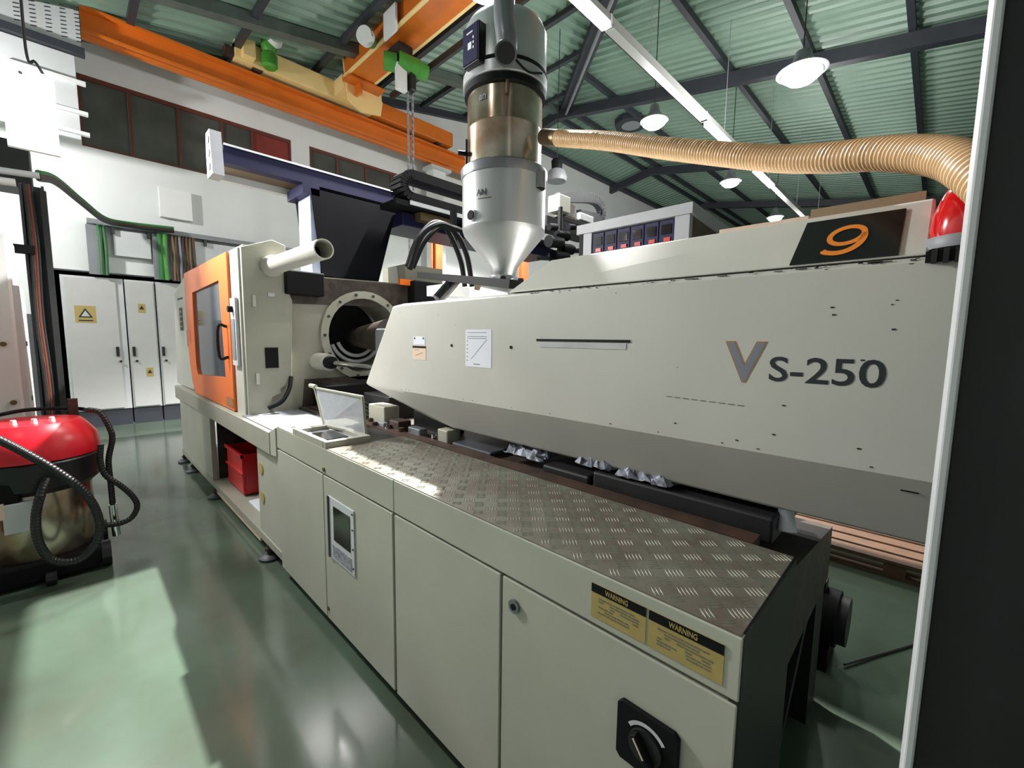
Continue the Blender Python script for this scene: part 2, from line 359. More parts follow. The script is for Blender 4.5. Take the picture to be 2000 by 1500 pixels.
# ================================================================== CRANE
cr = thing('crane_runway', 'long orange runway beam along the white back wall above the windows', 'beam')
rb = MB(); rb.box(.41, 9.2, 9.78, 10.08, 6.64, 6.68); rb.box(.41, 9.2, 9.91, 9.95, 6.33, 6.64); rb.box(.41, 9.2, 9.78, 10.08, 6.29, 6.33)
build(rb, 'i_beam', 'crane_orange', cr)
build(B(.45, 9.2, 9.86, 10.0, 6.68, 6.71), 'rail', 'rust', cr); build(B(.41, 9.2, 9.83, 9.845, 6.22, 6.27), 'busbar', 'crane_orange', cr)
bd = thing('overhead_crane', 'orange overhead crane bridge with its end truck on the runway beam', 'crane')
build(B(4.34, 4.84, -6.5, 9.25, 7.0, 7.66), 'box_girder', 'crane_orange', bd)
build(MB().box(4.28, 4.34, -6.5, 9.2, 7.0, 7.03).box(4.84, 4.9, -6.5, 9.2, 7.0, 7.03), 'girder_flange', 'crane_yellow_lit', bd)
build(MB().prism([(4.4,6.62),(4.7,6.48),(5.15,6.56),(5.2,6.85),(5.1,7.0),(4.95,7.2),(4.88,7.72),(4.28,7.72)], 'y', 9.25, 9.29), 'end_plate', 'crane_yellow_lit', bd)
build(MB().box(4.55, 4.6, 9.0, 9.25, 6.74, 7.0).box(4.3, 5.1, 8.95, 9.25, 6.94, 6.98), 'gusset', 'crane_orange', bd)
build(B(2.45, 5.2, 9.66, 9.96, 6.76, 7.12), 'end_truck', 'crane_yellow_lit', bd, bevel=.01); build(B(5.2, 7.5, 9.68, 9.96, 6.76, 7.10), 'end_truck_dim', 'crane_orange', bd, bevel=.01)  # one truck in two colours: lit half pale, dimmer half darker
build(B(4.3, 5.2, 9.29, 9.66, 6.8, 7.1), 'link_block', 'crane_yellow_lit', bd)
for x in (2.85, 7.1): build(MB().cyl((x,9.75,6.85),(x,9.88,6.85),.13), 'wheel', 'rust', bd)
build(B(2.3, 2.44, 9.7, 9.9, 6.8, 6.95), 'buffer', 'rust', bd)
build(B(2.55, 2.75, 9.5, 9.66, 6.8, 7.2), 'drive_bracket', 'crane_yellow_lit', bd)
gm = build(MB().lathe((2.98,9.5), [(.10,6.72),(.14,6.76),(.14,6.95),(.10,7.0),(.13,7.05),(.15,7.2),(.12,7.24)]), 'travel_motor', 'green', bd, smooth=True)
build(MB().cyl((3.04,9.42,7.22),(3.03,9.27,7.24),.15,.14), 'fan_cover', 'white', bd, smooth=True)
build(MB().cyl((2.80,9.44,7.24),(2.80,9.34,7.24),.075), 'brake_cap', 'white', bd, smooth=True)
build(B(5.0, 5.06, -6.5, 8.6, 6.62, 6.74), 'festoon_rail', 'dark', bd); build(B(5.07, 5.08, -6.5, 7.4, 6.66, 6.69), 'conductor', 'white', bd)
ho = thing('chain_hoist', 'green chain hoist with white end covers under the orange crane girder', 'hoist')
build(B(4.44, 4.74, 7.3, 7.75, 6.62, 6.95), 'trolley_body', 'dark', ho, bevel=.02)
build(MB().cyl((4.06,7.72,6.98),(4.2,7.86,7.06),.14,.12), 'drive_motor', 'green', ho, smooth=True)
build(MB().cyl((3.96,7.66,6.96),(4.06,7.72,6.98),.15), 'end_cover', 'white', ho, smooth=True)
build(MB().box(4.2, 4.24, 7.0, 7.4, 6.86, 7.3), 'side_plate', 'white', ho)
build(MB().cyl((4.45,7.35,6.62),(4.80,7.24,6.57),.165), 'hoist_motor', 'green', ho, smooth=True)
build(MB().cyl((4.80,7.24,6.57),(4.97,7.19,6.55),.15,.13), 'gear_housing', 'green', ho, smooth=True)
build(MB().cyl((4.25,7.5,6.6),(4.45,7.4,6.6),.15), 'motor_cap', 'green', ho, smooth=True)
build(B(4.38, 4.58, 7.25, 7.35, 6.1, 6.55), 'control_box', 'white', ho, bevel=.01)
build(B(4.62, 4.74, 7.2, 7.4, 6.15, 6.6), 'chain_bag', 'dark', ho, bevel=.02)
ch = MB()
cx, cy = 4.68, 7.32
for i in range(56):
    z = 6.15-.06*i
    for dx in (-.05, .05):
        if i % 2: ch.box(cx+dx-.022, cx+dx+.022, cy-.008, cy+.008, z-.04, z+.02)
        else: ch.box(cx+dx-.010, cx+dx+.010, cy-.022, cy+.022, z-.04, z+.02)
build(ch, 'load_chain', 'grey', ho, kind='stuff')
# ================================================================== BACK WALL EQUIPMENT
def cabinet(x0, x1, yf, doors, label, z1=2.62, signs=()):
    t = thing('electrical_cabinet', label, 'cabinet', 'white electrical cabinets in the wall recess')
    build(B(x0, x1, yf+.03, yf+.55, .30, z1), 'body', 'lightgrey', t); build(B(x0, x1, yf+.06, yf+.5, 0, .298), 'plinth', 'steelgrey', t)
    for a, b, hx in doors:
        d = build(B(a, b, yf, yf+.028, .32, z1-.03), 'door', 'cabwhite', t, bevel=.006)
        build(B(hx-.02, hx+.02, yf-.02, yf, 1.25, 1.42), 'handle', 'dark', d); build(MB().cyl((hx+.03,yf-.03,1.16),(hx+.03,yf,1.16),.02,n=10), 'lock', 'dark', d)
    return t
yc = 10.42
c1 = cabinet(-.08, .70, yc, [(-.04, .60, .56)], 'wide white electrical cabinet with warning triangle, leftmost in the recess')
s = MB().prism([(.10,1.92),(.28,1.92),(.19,2.08)], 'y', yc-.004, yc-.002); build(B(.06, .32, yc-.002, yc, 1.83, 2.12), 'sign_plate', 'labelyellow', c1)
build(s, 'warning_triangle', 'ink', c1); build(MB().prism([(.135,1.94),(.245,1.94),(.19,2.04)], 'y', yc-.006, yc-.004), 'triangle_centre', 'cabwhite', c1); build(B(.1,.28,yc-.004,yc-.002,1.86,1.88), 'sign_line', 'ink', c1)
c2 = cabinet(.72, 1.13, yc, [(.74, 1.11, .78)], 'narrow white electrical cabinet with two small yellow warning marks')
for x, z in ((.93, 2.12), (.98, .95)):
    build(B(x-.05, x+.05, yc-.004, yc, z-.08, z+.08), 'warning_label', 'labelyellow', c2); build(MB().prism([(x-.035,z-.02),(x+.035,z-.02),(x,z+.05)], 'y', yc-.007, yc-.004), 'warning_mark', 'ink', c2)
c3 = cabinet(1.15, 1.85, yc, [(1.17, 1.83, 1.2)], 'white electrical cabinet beside the end of the moulding machine')
# shelf edges in the dark opening beside
bx = build(B(1.29, 1.78, YW-.1, YW, 3.82, 4.36), 'junction_box', 'white', bevel=.005); solo(bx, 'flat white square box on the white back wall', 'box')
# cable tray with cables
tr = thing('cable_tray', 'perforated grey cable tray along the back wall above the cabinets', 'cable tray')
build(MB().box(.3, 4.4, 10.32, 10.49, 3.50, 3.52).box(.3, 4.4, 10.32, 10.33, 3.52, 3.58), 'tray', 'grey', tr)
for x in (.62, 1.1, 1.95, 2.9): build(B(x-.02, x+.02, 10.34, 10.495, 3.38, 3.5), 'bracket', 'steelgrey', tr)
build(B(.62, 1.12, 10.4, 10.43, 3.02, 3.46), 'back_panel', 'lightgrey', tr)
build(B(1.75, 3.3, 10.4, 10.43, 3.0, 3.45), 'back_panel', 'lightgrey', tr)
def vtray(x0, x1, label, cab, n, wd, cx0=None):
    t = thing('cable_drop', label, 'cable tray', 'cable drops above the cabinets')
    build(B(x0, x1, 10.36, 10.40, 2.66, 3.48), 'perforated_channel', 'grey', t)
    for i in range(n):
        c0 = x0 if cx0 is None else cx0; x = c0+(i+.6)*(x1-c0)/(n+.2); m = MB()
        tube(m, [(x,10.30,3.49),(x,10.32,3.42),(x+.01*(-1)**i,10.33,3.1),(x,10.33,2.66)], wd, 8, 4); build(m, 'cable', cab[i % len(cab)], t, smooth=True)
vtray(.28, .52, 'left vertical channel with a thick bundle of green cables', ['cablegreen', 'dark', 'cablegreen'], 3, .024, .42)
vtray(1.14, 1.36, 'vertical channel with bright green cable, middle above the cabinets', ['cablegreen', 'green'], 2, .04, 1.2)
vtray(1.40, 1.78, 'vertical channel crowded with beige and brown cables beside the machine', ['bronze', 'wood', 'grey', 'rust', 'wood'], 7, .022)
cb = thing('cable_bundle', 'dark bundle of cables swooping from the post down to the wall tray', 'cables')
for i, c in enumerate(['dark', 'rust', 'cablegreen', 'dark', 'black', 'dark']):
    dz = .03*(i % 3); dy = .04*(i//3); m = MB()
    tube(m, [Vector((-0.1321, 6.6000, 3.1999))+Vector((0,dy,dz)), Vector((-0.0100, 7.4000, 3.3681))+Vector((0,dy,dz)), Vector((0.2181, 8.6000, 3.4342))+Vector((0,dy,dz)), Vector((0.4949, 9.7000, 3.4491))+Vector((0,dy,dz)), Vector((0.8106, 10.2000, 3.5132))+Vector((0,dy,dz)), Vector((1.4491, 10.2000, 3.5428))+Vector((0,dy,dz))], .022, 8); build(m, 'cable', c, cb, smooth=True)
# post with cables on the left
po = thing('cable_post', 'grey steel post with dark and red cables at the left edge', 'post')
build(MB().box(-.27, -.25, 6.48, 6.66, 0, 3.1).box(-.25, -.12, 6.56, 6.66, 0, 3.1).box(-.12, -.10, 6.48, 6.66, 0, 3.1), 'channel', 'steelgrey', po)
build(B(-.13, -.085, 6.44, 6.48, .0, 3.05), 'edge_strip', 'dark', po)
for i, (x, c) in enumerate(((-.235,'dark'),(-.22,'rust'),(-.20,'orange_dull'),(-.185,'dark'))):
    m = MB(); tube(m, [(x,6.5,3.1),(x+.01,6.46,2.5),(x-.005,6.47,1.8),(x+.012,6.45,1.1),(x,6.46,.05)], .012, 6); build(m, 'cable', c, po, smooth=True)
build(MB().cyl((-.6,6.5,3.17),(-.12,6.5,3.2),.03), 'top_pipe', 'lightgrey', po, smooth=True); build(MB().cyl((-.6,6.4,3.05),(-.28,6.4,3.07),.035), 'top_pipe', 'white', po, smooth=True)
build(B(-.34, -.2, 6.42, 6.5, 2.42, 2.5), 'clamp', 'black', po)
gb = build(B(-.62, -.2, 7.4, 7.8, 3.25, 3.75), 'valve_box', 'dark', bevel=.01); solo(gb, 'dark green black box above the cable post at the left edge', 'box')
# white machine cabinet, left edge
wm = thing('machine_cabinet', 'tall white machine cabinet with round fasteners cut by the left edge', 'cabinet')
build(B(-1.3, -.29, 4.95, 5.6, .05, 2.38), 'body', 'white', wm, bevel=.015)
build(B(-.29, -.26, 4.97, 5.58, .3, 2.0), 'side_rail', 'lightgrey', wm)
for x, z in ((-.36, 1.56), (-.34, 1.12)): build(MB().cyl((x,4.93,z),(x,4.95,z),.018,n=14), 'fastener', 'bronze', wm)
for z in (1.56, 1.12): build(MB().cyl((-.26,5.2,z),(-.252,5.2,z),.02,n=12), 'fastener', 'grey', wm)

# ================================================================== MOULDING MACHINE
ma = thing('injection_moulding_machine', 'long cream and orange injection moulding machine filling the hall', 'machine')
XF = .912
# front cabinet
build(MB().box(XF+.02, 1.37, .26, 3.06, .09, 1.035), 'base_body', 'dark', ma)
def door(y0, y1, label=None, m='cream_base'): return build(B(XF, XF+.022, y0, y1, .07, .895), 'door', m, ma, bevel=.003, label=label)
d1 = door(2.335, 3.08); d2 = door(1.603, 2.327, 'door with digital control panel'); d3 = door(.936, 1.585); d4 = door(.232, .924, 'door with rotary main switch and lock')
build(B(XF, XF+.022, 1.59, 3.08, .905, 1.046), 'fascia', 'cream_base', ma, bevel=.003); build(B(XF, XF+.022, .23, 1.586, .905, 1.046), 'fascia', 'cream_base', ma, bevel=.003)
build(B(XF+.12, 1.3, .35, 3.0, 0, .088), 'plinth_shade', 'void', ma)  # near-black block paints the shadow gap under the cabinet
# tread plate top
build(B(XF+.005, 1.375, .235, 2.27, 1.036, 1.05), 'tread_plate', 'tread', ma)
tb = MB(); p = .058; i = 0; 
for iy in range(int(2.0/p)):
    for ix in range(int(.45/p)+1):
        cx0 = .935+ix*p; cy0 = .26+iy*p; s = (ix+iy) % 2
        for k in range(5):
            o = (k-2)*.0095; a = math.radians(45 if s else 135); dx, dy = math.cos(a), math.sin(a)
            c0 = Vector((cx0-dy*o, cy0+dx*o, 1.05)); h = .019
            if c0.x < .93 or c0.x > 1.36: continue
            e = Vector((dx*h, dy*h, 0)); n = Vector((-dy*.0022, dx*.0022, 0)); t = Vector((0,0,.0016))
            tb.add([c0-e, c0-n, c0+e, c0+n, c0-e*.7+t, c0+e*.7+t], [(0,1,4),(1,2,5,4),(2,3,5),(3,0,4,5)])
build(tb, 'tread_bars', 'tread_bar', ma, kind='stuff')
# end face toward the camera side
build(B(XF+.005, 1.375, .228, .25, .07, 1.045), 'end_panel', 'dark', ma)
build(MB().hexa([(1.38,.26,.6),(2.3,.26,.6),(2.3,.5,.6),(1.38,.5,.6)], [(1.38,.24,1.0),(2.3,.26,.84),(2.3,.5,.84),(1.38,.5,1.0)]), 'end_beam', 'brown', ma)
build(B(1.5, 1.62, .27, .4, 0, .6), 'support_leg', 'dark', ma); build(B(2.12, 2.3, .27, .45, 0, .6), 'support_leg', 'dark', ma)
build(MB().bar((1.62,.33,.05),(2.2,.33,.62),.05,.08,(0,1,0)), 'brace', 'dark', ma)
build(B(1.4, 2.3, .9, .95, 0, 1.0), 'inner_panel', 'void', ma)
# bed between the platform and the clamp
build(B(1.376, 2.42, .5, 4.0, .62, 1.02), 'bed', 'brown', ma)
build(B(XF+.02, 1.45, 2.9, 4.0, .9, 1.0), 'bed_deck', 'grey', ma)
build(B(1.42, 1.5, .35, 3.9, 1.0, 1.035), 'slide_rail', 'rust', ma)
build(B(1.52, 2.2, .32, 1.0, 1.0, 1.09), 'carriage_block', 'dark', ma, bevel=.01)
build(B(1.52, 1.9, 1.02, 1.28, 1.0, 1.06), 'carriage_block', 'dark', ma, bevel=.01)
for x0, x1, y0, y1, z1, m in ((1.5,1.62,2.72,2.95,1.16,'cream_grey'),(1.48,1.58,2.5,2.62,1.09,'rust'),(1.66,1.8,2.2,2.6,1.14,'dark'),(1.5,1.56,2.28,2.42,1.07,'silver_dark'),(1.64,1.9,2.9,3.3,1.2,'dark'),(1.46,1.5,2.66,2.8,1.06,'grey'),(1.5,1.9,1.62,1.95,1.05,'steelgrey'),(1.52,1.62,2.02,2.12,1.1,'cream_grey')):
    build(B(x0, x1, y0, y1, .99, z1), 'valve_block', m, ma, bevel=.008)
for k, (x, y) in enumerate(((1.47,2.45),(1.46,2.6),(1.49,2.9),(1.52,2.15),(1.44,2.75))):
    build(MB().cyl((x,y,1.0),(x,y,1.06),.018,n=12), 'fitting', 'chrome' if k % 2 else 'rust', ma)
for k in range(4):
    m = MB(); tube(m, [(1.5+.05*k,3.9,1.05),(1.48+.03*k,3.4,1.1+.02*k),(1.56+.04*k,2.9,1.04),(1.6,2.4+.1*k,1.03)], .014, 8); build(m, 'hydraulic_hose', 'black', ma, smooth=True)
# control pocket and its open lid
cp = build(MB().box(XF+.001, 1.17, 2.28, 2.32, 1.0, 1.085).box(XF+.001, 1.17, 2.72, 2.78, 1.0, 1.085).box(1.13, 1.17, 2.32, 2.72, 1.0, 1.085).box(XF+.001, .94, 2.32, 2.72, 1.0, 1.085), 'control_pocket', 'cream_grey', ma, bevel=.004)
build(B(.94, 1.13, 2.32, 2.72, 1.03, 1.06), 'display_frame', 'grey', cp); build(B(.965, 1.1, 2.42, 2.64, 1.061, 1.066), 'display', 'screen', cp)
build(B(XF+.001, 1.40, 2.79, 3.07, 1.0, 1.052), 'bracket_deck', 'cream_grey', ma, bevel=.004)
ld = build(MB().add([(1.10,2.76,1.08),(1.17,2.34,1.08),(1.165,2.36,1.30),(1.13,2.97,1.30)], [(0,1,2,3)]), 'lid', 'clear', ma, label='open transparent plastic lid')
ld.modifiers.new('s', 'SOLIDIFY').thickness = .004
fr = MB()
for a, b in (((1.10,2.76,1.08),(1.17,2.34,1.08)),((1.17,2.34,1.08),(1.165,2.36,1.30)),((1.165,2.36,1.30),(1.13,2.99,1.30)),((1.10,2.76,1.08),(1.13,2.97,1.30))): fr.bar(a, b, .012, .016, (1,0,0))
build(fr, 'lid_frame', 'cream_grey', ld)
build(MB().cyl((1.13,2.96,1.31),(1.13,3.05,1.31),.014), 'lid_knob', 'cream_grey', ld)
# control panel on door 2
x = XF
build(B(x-.006, x, 1.96, 2.26, .46, .80), 'control_panel', 'lightgrey', d2, bevel=.002)
build(B(x-.009, x-.006, 2.0, 2.19, .575, .76), 'display', 'screen', d2); build(B(x-.008, x-.006, 1.99, 2.21, .475, .545), 'keypad', 'keys', d2)
build(B(x-.012, x-.006, 2.245, 2.26, .46, .80), 'panel_edge', 'steelgrey', d2)
for z in (.5, .6, .7, .78): build(MB().cyl((x-.01,1.972,z),(x-.006,1.972,z),.005,n=8), 'panel_screw', 'steelgrey', d2)
for y, z in ((2.33,.93),(2.33,.13)): build(MB().cyl((x-.006,y-.02,z),(x,y-.02,z),.012,n=12), 'catch', 'bronze', d2)
lk = build(MB().cyl((x-.008,.868,.82),(x,.868,.82),.022,n=20), 'lock', 'silver_dark', d4, smooth=True); build(MB().cyl((x-.011,.868,.82),(x-.008,.868,.82),.010,n=12), 'keyhole', 'black', d4)
sw = build(MB().prism([(.352,.60),(.485,.60),(.497,.612),(.497,.745),(.485,.757),(.352,.757),(.340,.745),(.340,.612)], 'x', x-.012, x), 'main_switch', 'black', d4, bevel=.002)
m = MB(); 
for k in range(12):
    a0, a1 = math.radians(35+k*9.2), math.radians(35+(k+1)*9.2); cy_, cz_ = .418, .678
    m.add([(x-.0135, cy_+r*math.cos(a), cz_+r*math.sin(a)) for r, a in ((.048,a0),(.058,a0),(.058,a1),(.048,a1))], [(0,1,2,3)])
build(m, 'dial_arc', 'lightgrey', d4)
build(MB().cyl((x-.02,.418,.678),(x-.012,.418,.678),.042,n=24), 'dial', 'dark', d4)
build(MB().bar((x-.03,.395,.645),(x-.03,.44,.71),.016,.018,(1,0,0)), 'switch_knob', 'black', d4, bevel=.003); build(MB().bar((x-.0405,.41,.668),(x-.0405,.437,.706),.004,.002,(1,0,0)), 'knob_mark', 'peach', d4)
# warning labels on the fascia
for y0, y1, nm in ((.437, .590, 'WARNING'), (.262, .430, 'WARNING')):
    lb = build(B(x-.002, x, y0, y1, .926, 1.017), 'warning_label', 'labelyellow', ma, label='yellow warning label with black heading')
    build(B(x-.003, x-.002, y0, y1, .994, 1.017), 'label_heading', 'black', lb)
    text(nm, .019, 'heading_text', 'labelyellow', lb, (x-.0035, (y0+y1)/2+.035, .999), (0,-1,0), (0,0,1), .0003, .0003, .7)
    tx = MB(); rnd = random.Random(3)
    for r in range(6):
        yy = y1-.022; z = .980-r*.0075
        while yy > y0+.03:
            wd = rnd.uniform(.006,.018)
            if rnd.random() < .85: tx.box(x-.0027, x-.002, yy-wd, yy, z, z+.0038)
            yy -= wd+.003
    build(tx, 'label_text', 'inksoft', lb)
# rail and bed frame under the clamp
build(B(.90, .99, 3.20, 7.05, .83, .99), 'bed_rail', 'cream_grey', ma, bevel=.006)
build(MB().hexa([(.905,3.08,.84),(.99,3.08,.84),(.99,3.22,.83),(.905,3.22,.83)],[(.905,3.08,1.04),(.99,3.08,1.04),(.99,3.22,.99),(.905,3.22,.99)]), 'corner_gusset', 'cream_base', ma, bevel=.004)
build(B(.99, 2.95, 3.3, 7.3, .80, .965), 'bed_top', 'grey', ma)
build(B(.93, .97, 5.62, 6.95, .16, .829), 'side_panel', 'cream_base', ma, bevel=.004); build(B(.925, .97, 5.2, 5.6, .16, .829), 'side_panel', 'cream_base', ma, bevel=.004)
build(B(.93, 1.0, 3.12, 3.62, .16, .829), 'side_panel', 'cream_base', ma, bevel=.004)
for z in (.66, .44): build(MB().cyl((.924,3.52,z),(.93,3.52,z),.045,n=18), 'yellow_sticker', 'labelyellow', ma)
build(B(.92, .98, 3.1, 6.95, .10, .155), 'bottom_rail', 'cream_grey', ma); build(B(.98, 2.9, 3.62, 6.95, .10, .15), 'base_shelf', 'cream_grey', ma)
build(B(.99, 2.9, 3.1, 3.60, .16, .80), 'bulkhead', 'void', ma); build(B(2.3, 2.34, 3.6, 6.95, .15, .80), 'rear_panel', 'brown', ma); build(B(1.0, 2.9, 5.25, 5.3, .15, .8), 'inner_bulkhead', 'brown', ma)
build(B(.93, .96, 3.64, 5.18, .05, .095), 'sill_strip', 'peach', ma)
for y in (3.41, 5.11, 6.29, 6.85):
    f = build(MB().lathe((.93,y), [(.075,0),(.075,.015),(.05,.035),(.02,.04),(.018,.105)], 20), 'levelling_foot', 'steelgrey', ma, smooth=True)
    build(MB().cyl((.93,y,.06),(.93,y,.085),.032,n=6), 'nut', 'rust', f)
# clamp housing
XC = .97
build(MB().prism([(4.0,.97),(7.15,.97),(7.15,2.2),(6.2,2.36),(4.2,2.37),(4.0,2.37)], 'x', 1.0, 1.33), 'clamp_housing', 'cream_grey', ma)
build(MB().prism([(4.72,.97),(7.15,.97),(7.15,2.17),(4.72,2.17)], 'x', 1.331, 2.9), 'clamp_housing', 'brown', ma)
build(MB().prism([(6.2,1.0),(7.35,.99),(7.15,2.18),(6.35,2.33),(6.2,2.34)], 'x', XC, 1.0), 'rear_cover', 'cream_clean', ma, bevel=.006)
dc = MB(); ring = [(4.26,1.0),(5.92,1.0),(6.05,1.10),(6.16,1.35),(6.19,1.7),(6.19,2.34),(4.26,2.335)]; hole = [(4.50,1.27),(5.72,1.22),(5.78,1.28),(5.78,2.06),(5.72,2.11),(4.62,2.13),(4.55,2.08)]
def plate_hole(mb, ring, hole, ax, a, b):
    n = len(ring); 
    def p3(p, h): return (h,p[0],p[1]) if ax == 'x' else (p[0],h,p[1]) if ax == 'y' else (p[0],p[1],h)
    vs = [p3(p,a) for p in ring]+[p3(p,a) for p in hole]+[p3(p,b) for p in ring]+[p3(p,b) for p in hole]; fs = []
    for i in range(n):
        j = (i+1) % n
        fs += [(i,j,n+j,n+i), (2*n+i,3*n+i,3*n+j,2*n+j), (i,2*n+i,2*n+j,j), (n+i,n+j,3*n+j,3*n+i)]
    return mb.add(vs, fs)
hole = [(4.50,1.27),(5.72,1.22),(5.775,1.27),(5.79,1.36),(5.79,1.7),(5.77,2.10),(4.57,2.13)]
gd = build(plate_hole(dc, ring, hole, 'x', XC-.03, XC), 'safety_door', 'orange', ma, label='orange sliding safety door')
build(B(XC-.01, XC-.004, 4.45, 5.83, 1.2, 2.16), 'door_window', 'glass', gd)
m = MB(); tube(m, [(XC-.03,4.36,1.72),(XC-.09,4.38,1.72),(XC-.09,4.38,1.46),(XC-.03,4.36,1.46)], .013, 8, 4); build(m, 'door_handle', 'blackgloss', gd, smooth=True)
build(B(XC-.034, XC-.03, 4.28, 4.5, 1.02, 1.10), 'maker_plate', 'gold', gd)
build(B(XC-.033, XC-.03, 4.29, 4.49, 1.085, 1.10), 'plate_lettering', 'ink', gd)
build(B(XC-.01, 1.0, 4.0, 4.25, .97, 2.345), 'door_post', 'cream_clean', ma, bevel=.006)
build(B(XC-.035, XC-.012, 4.05, 4.2, 1.40, 1.95), 'button_panel', 'lightgrey', ma)
build(B(XC-.04, XC-.035, 4.08, 4.18, 1.45, 1.78), 'button_strip', 'grey', ma); build(MB().cyl((XC-.07,4.13,1.86),(XC-.035,4.13,1.86),.025,n=14), 'selector_switch', 'black', ma)
build(B(XC-.033, XC-.03, 6.02, 6.14, 1.55, 1.7), 'latch', 'orange', ma)
build(B(XC-.003, XC, 6.55, 6.9, 2.08, 2.10), 'slot', 'ink', ma); build(B(XC-.003, XC, 6.62, 6.82, 1.7, 1.98), 'sticker', 'ink', ma); build(B(XC-.02, XC, 6.3, 6.45, 1.52, 1.7), 'hinge_block', 'lightgrey', ma)
for z in (1.74, 1.80, 1.86, 1.92): build(B(XC-.005, XC-.003, 6.66, 6.78, z, z+.02), 'sticker_mark', 'labelyellow', ma)
# end cover facing the injection side
build(MB().prism([(.975,.975),(1.12,.975),(1.15,1.13),(1.22,1.16),(1.22,1.2),(1.31,1.26),(1.34,1.95),(1.30,2.05),(1.30,2.40),(1.20,2.43),(.975,2.34)], 'y', 3.95, 4.0), 'end_cover', 'cream_grey', ma, bevel=.004)
build(B(1.11, 1.21, 3.945, 3.95, 1.38, 1.55), 'cover_plate', 'black', ma)
build(B(1.15, 1.2, 3.94, 3.95, 1.97, 2.0), 'door_catch', 'lightgrey', ma)
for z in (1.88, 1.25): build(B(1.035, 1.06, 3.94, 3.95, z, z+.09), 'hinge', 'cream_clean', ma)
m = MB(); m.loft([[ (1.19+r*math.cos(2*math.pi*i/24), y, 2.215+r*math.sin(2*math.pi*i/24)) for i in range(24)] for r, y in ((.085,3.95),(.085,3.9),(.068,3.86),(.066,2.9),(.058,2.9),(.058,3.3))]); build(m, 'vent_pipe', 'cream_clean', ma, smooth=True)
build(MB().cyl((1.19,3.1,2.215),(1.19,3.12,2.215),.057), 'pipe_inside', 'void', ma)
build(B(1.28, 1.6, 3.9, 4.1, 2.0, 2.2), 'tie_bar_cover', 'black', ma, bevel=.01); build(B(2.52, 2.85, 3.9, 4.1, 1.98, 2.24), 'tie_bar_cover', 'black', ma, bevel=.01)
build(B(2.6, 3.1, 4.2, 4.7, 2.1, 2.45), 'guard_block', 'cream_grey', ma, bevel=.01); build(B(2.4, 2.62, 3.98, 4.02, 2.19, 2.25), 'orange_bracket', 'orange', ma)
# fixed platen with bore
pts = []
outer = [(1.33,.98),(2.8,.98),(2.8,2.22),(1.33,2.18)]
n = 32; cxp, czp, rp = 2.02, 1.66, .36
ring = []; hole = []
for i in range(n):
    a = 2*math.pi*i/n+math.pi/4; dx, dz = math.cos(a), math.sin(a); k = 1/max(abs(dx), abs(dz)); u, v = (dx*k+1)/2, (dz*k+1)/2
    ring.append((1.33+1.47*u, .98+(1.2+.04*u)*v)); hole.append((cxp+rp*dx, czp+rp*dz))
build(plate_hole(MB(), ring, hole, 'y', 4.05, 4.5), 'fixed_platen', 'cream_grey', ma)
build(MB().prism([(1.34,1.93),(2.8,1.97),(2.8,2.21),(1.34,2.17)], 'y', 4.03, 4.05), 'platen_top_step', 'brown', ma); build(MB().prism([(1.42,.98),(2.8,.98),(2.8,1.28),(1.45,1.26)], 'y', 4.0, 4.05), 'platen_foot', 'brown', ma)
m = MB(); m.loft([[(cxp+r*math.cos(2*math.pi*i/32), y, czp+r*math.sin(2*math.pi*i/32)) for i in range(32)] for r, y in ((.43,4.05),(.43,4.0),(.36,4.0),(.36,4.05))], cap=False); build(m, 'bore_ring', 'cream_grey', ma, smooth=True)
for k in range(14):
    a = 2*math.pi*k/14; m = MB(); m.cyl((cxp+.395*math.cos(a),3.99,czp+.395*math.sin(a)),(cxp+.395*math.cos(a),4.0,czp+.395*math.sin(a)),.014,n=8); build(m, 'bolt', 'steelgrey', ma)
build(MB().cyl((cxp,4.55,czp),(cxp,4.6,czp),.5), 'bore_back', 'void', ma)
build(MB().cyl((cxp+.02,3.55,czp),(cxp+.02,4.3,czp-.02),.16,.09), 'nozzle_cone', 'brown', ma, smooth=True)
for r in (.20, .26): 
    m = MB(); tube(m, [(cxp+r*math.cos(a), 4.2, czp+r*math.sin(a)) for a in [math.radians(200+12*i) for i in range(12)]], .018, 8, 2); build(m, 'chrome_ring', 'lightgrey', ma, smooth=True)
build(B(1.85, 2.35, 3.1, 3.5, 1.35, 1.72), 'barrel_guard', 'grey', ma, bevel=.02)
build(MB().cyl((1.58,2.6,1.42),(1.58,4.0,1.42),.022), 'piston_rod', 'chrome', ma, smooth=True)
build(MB().cyl((1.58,3.82,1.42),(1.58,4.05,1.42),.075,.08), 'rod_seal', 'cream_clean', ma, smooth=True); build(MB().cyl((1.58,3.75,1.42),(1.58,3.82,1.42),.055), 'rod_gland', 'black', ma, smooth=True)
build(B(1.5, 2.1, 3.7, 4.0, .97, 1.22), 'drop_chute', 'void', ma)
m = MB(); tube(m, [(1.1,3.9,1.05),(1.2,3.88,1.1),(1.27,3.9,1.2),(1.3,3.93,1.3)], .018, 8); build(m, 'hydraulic_hose', 'black', ma, smooth=True)
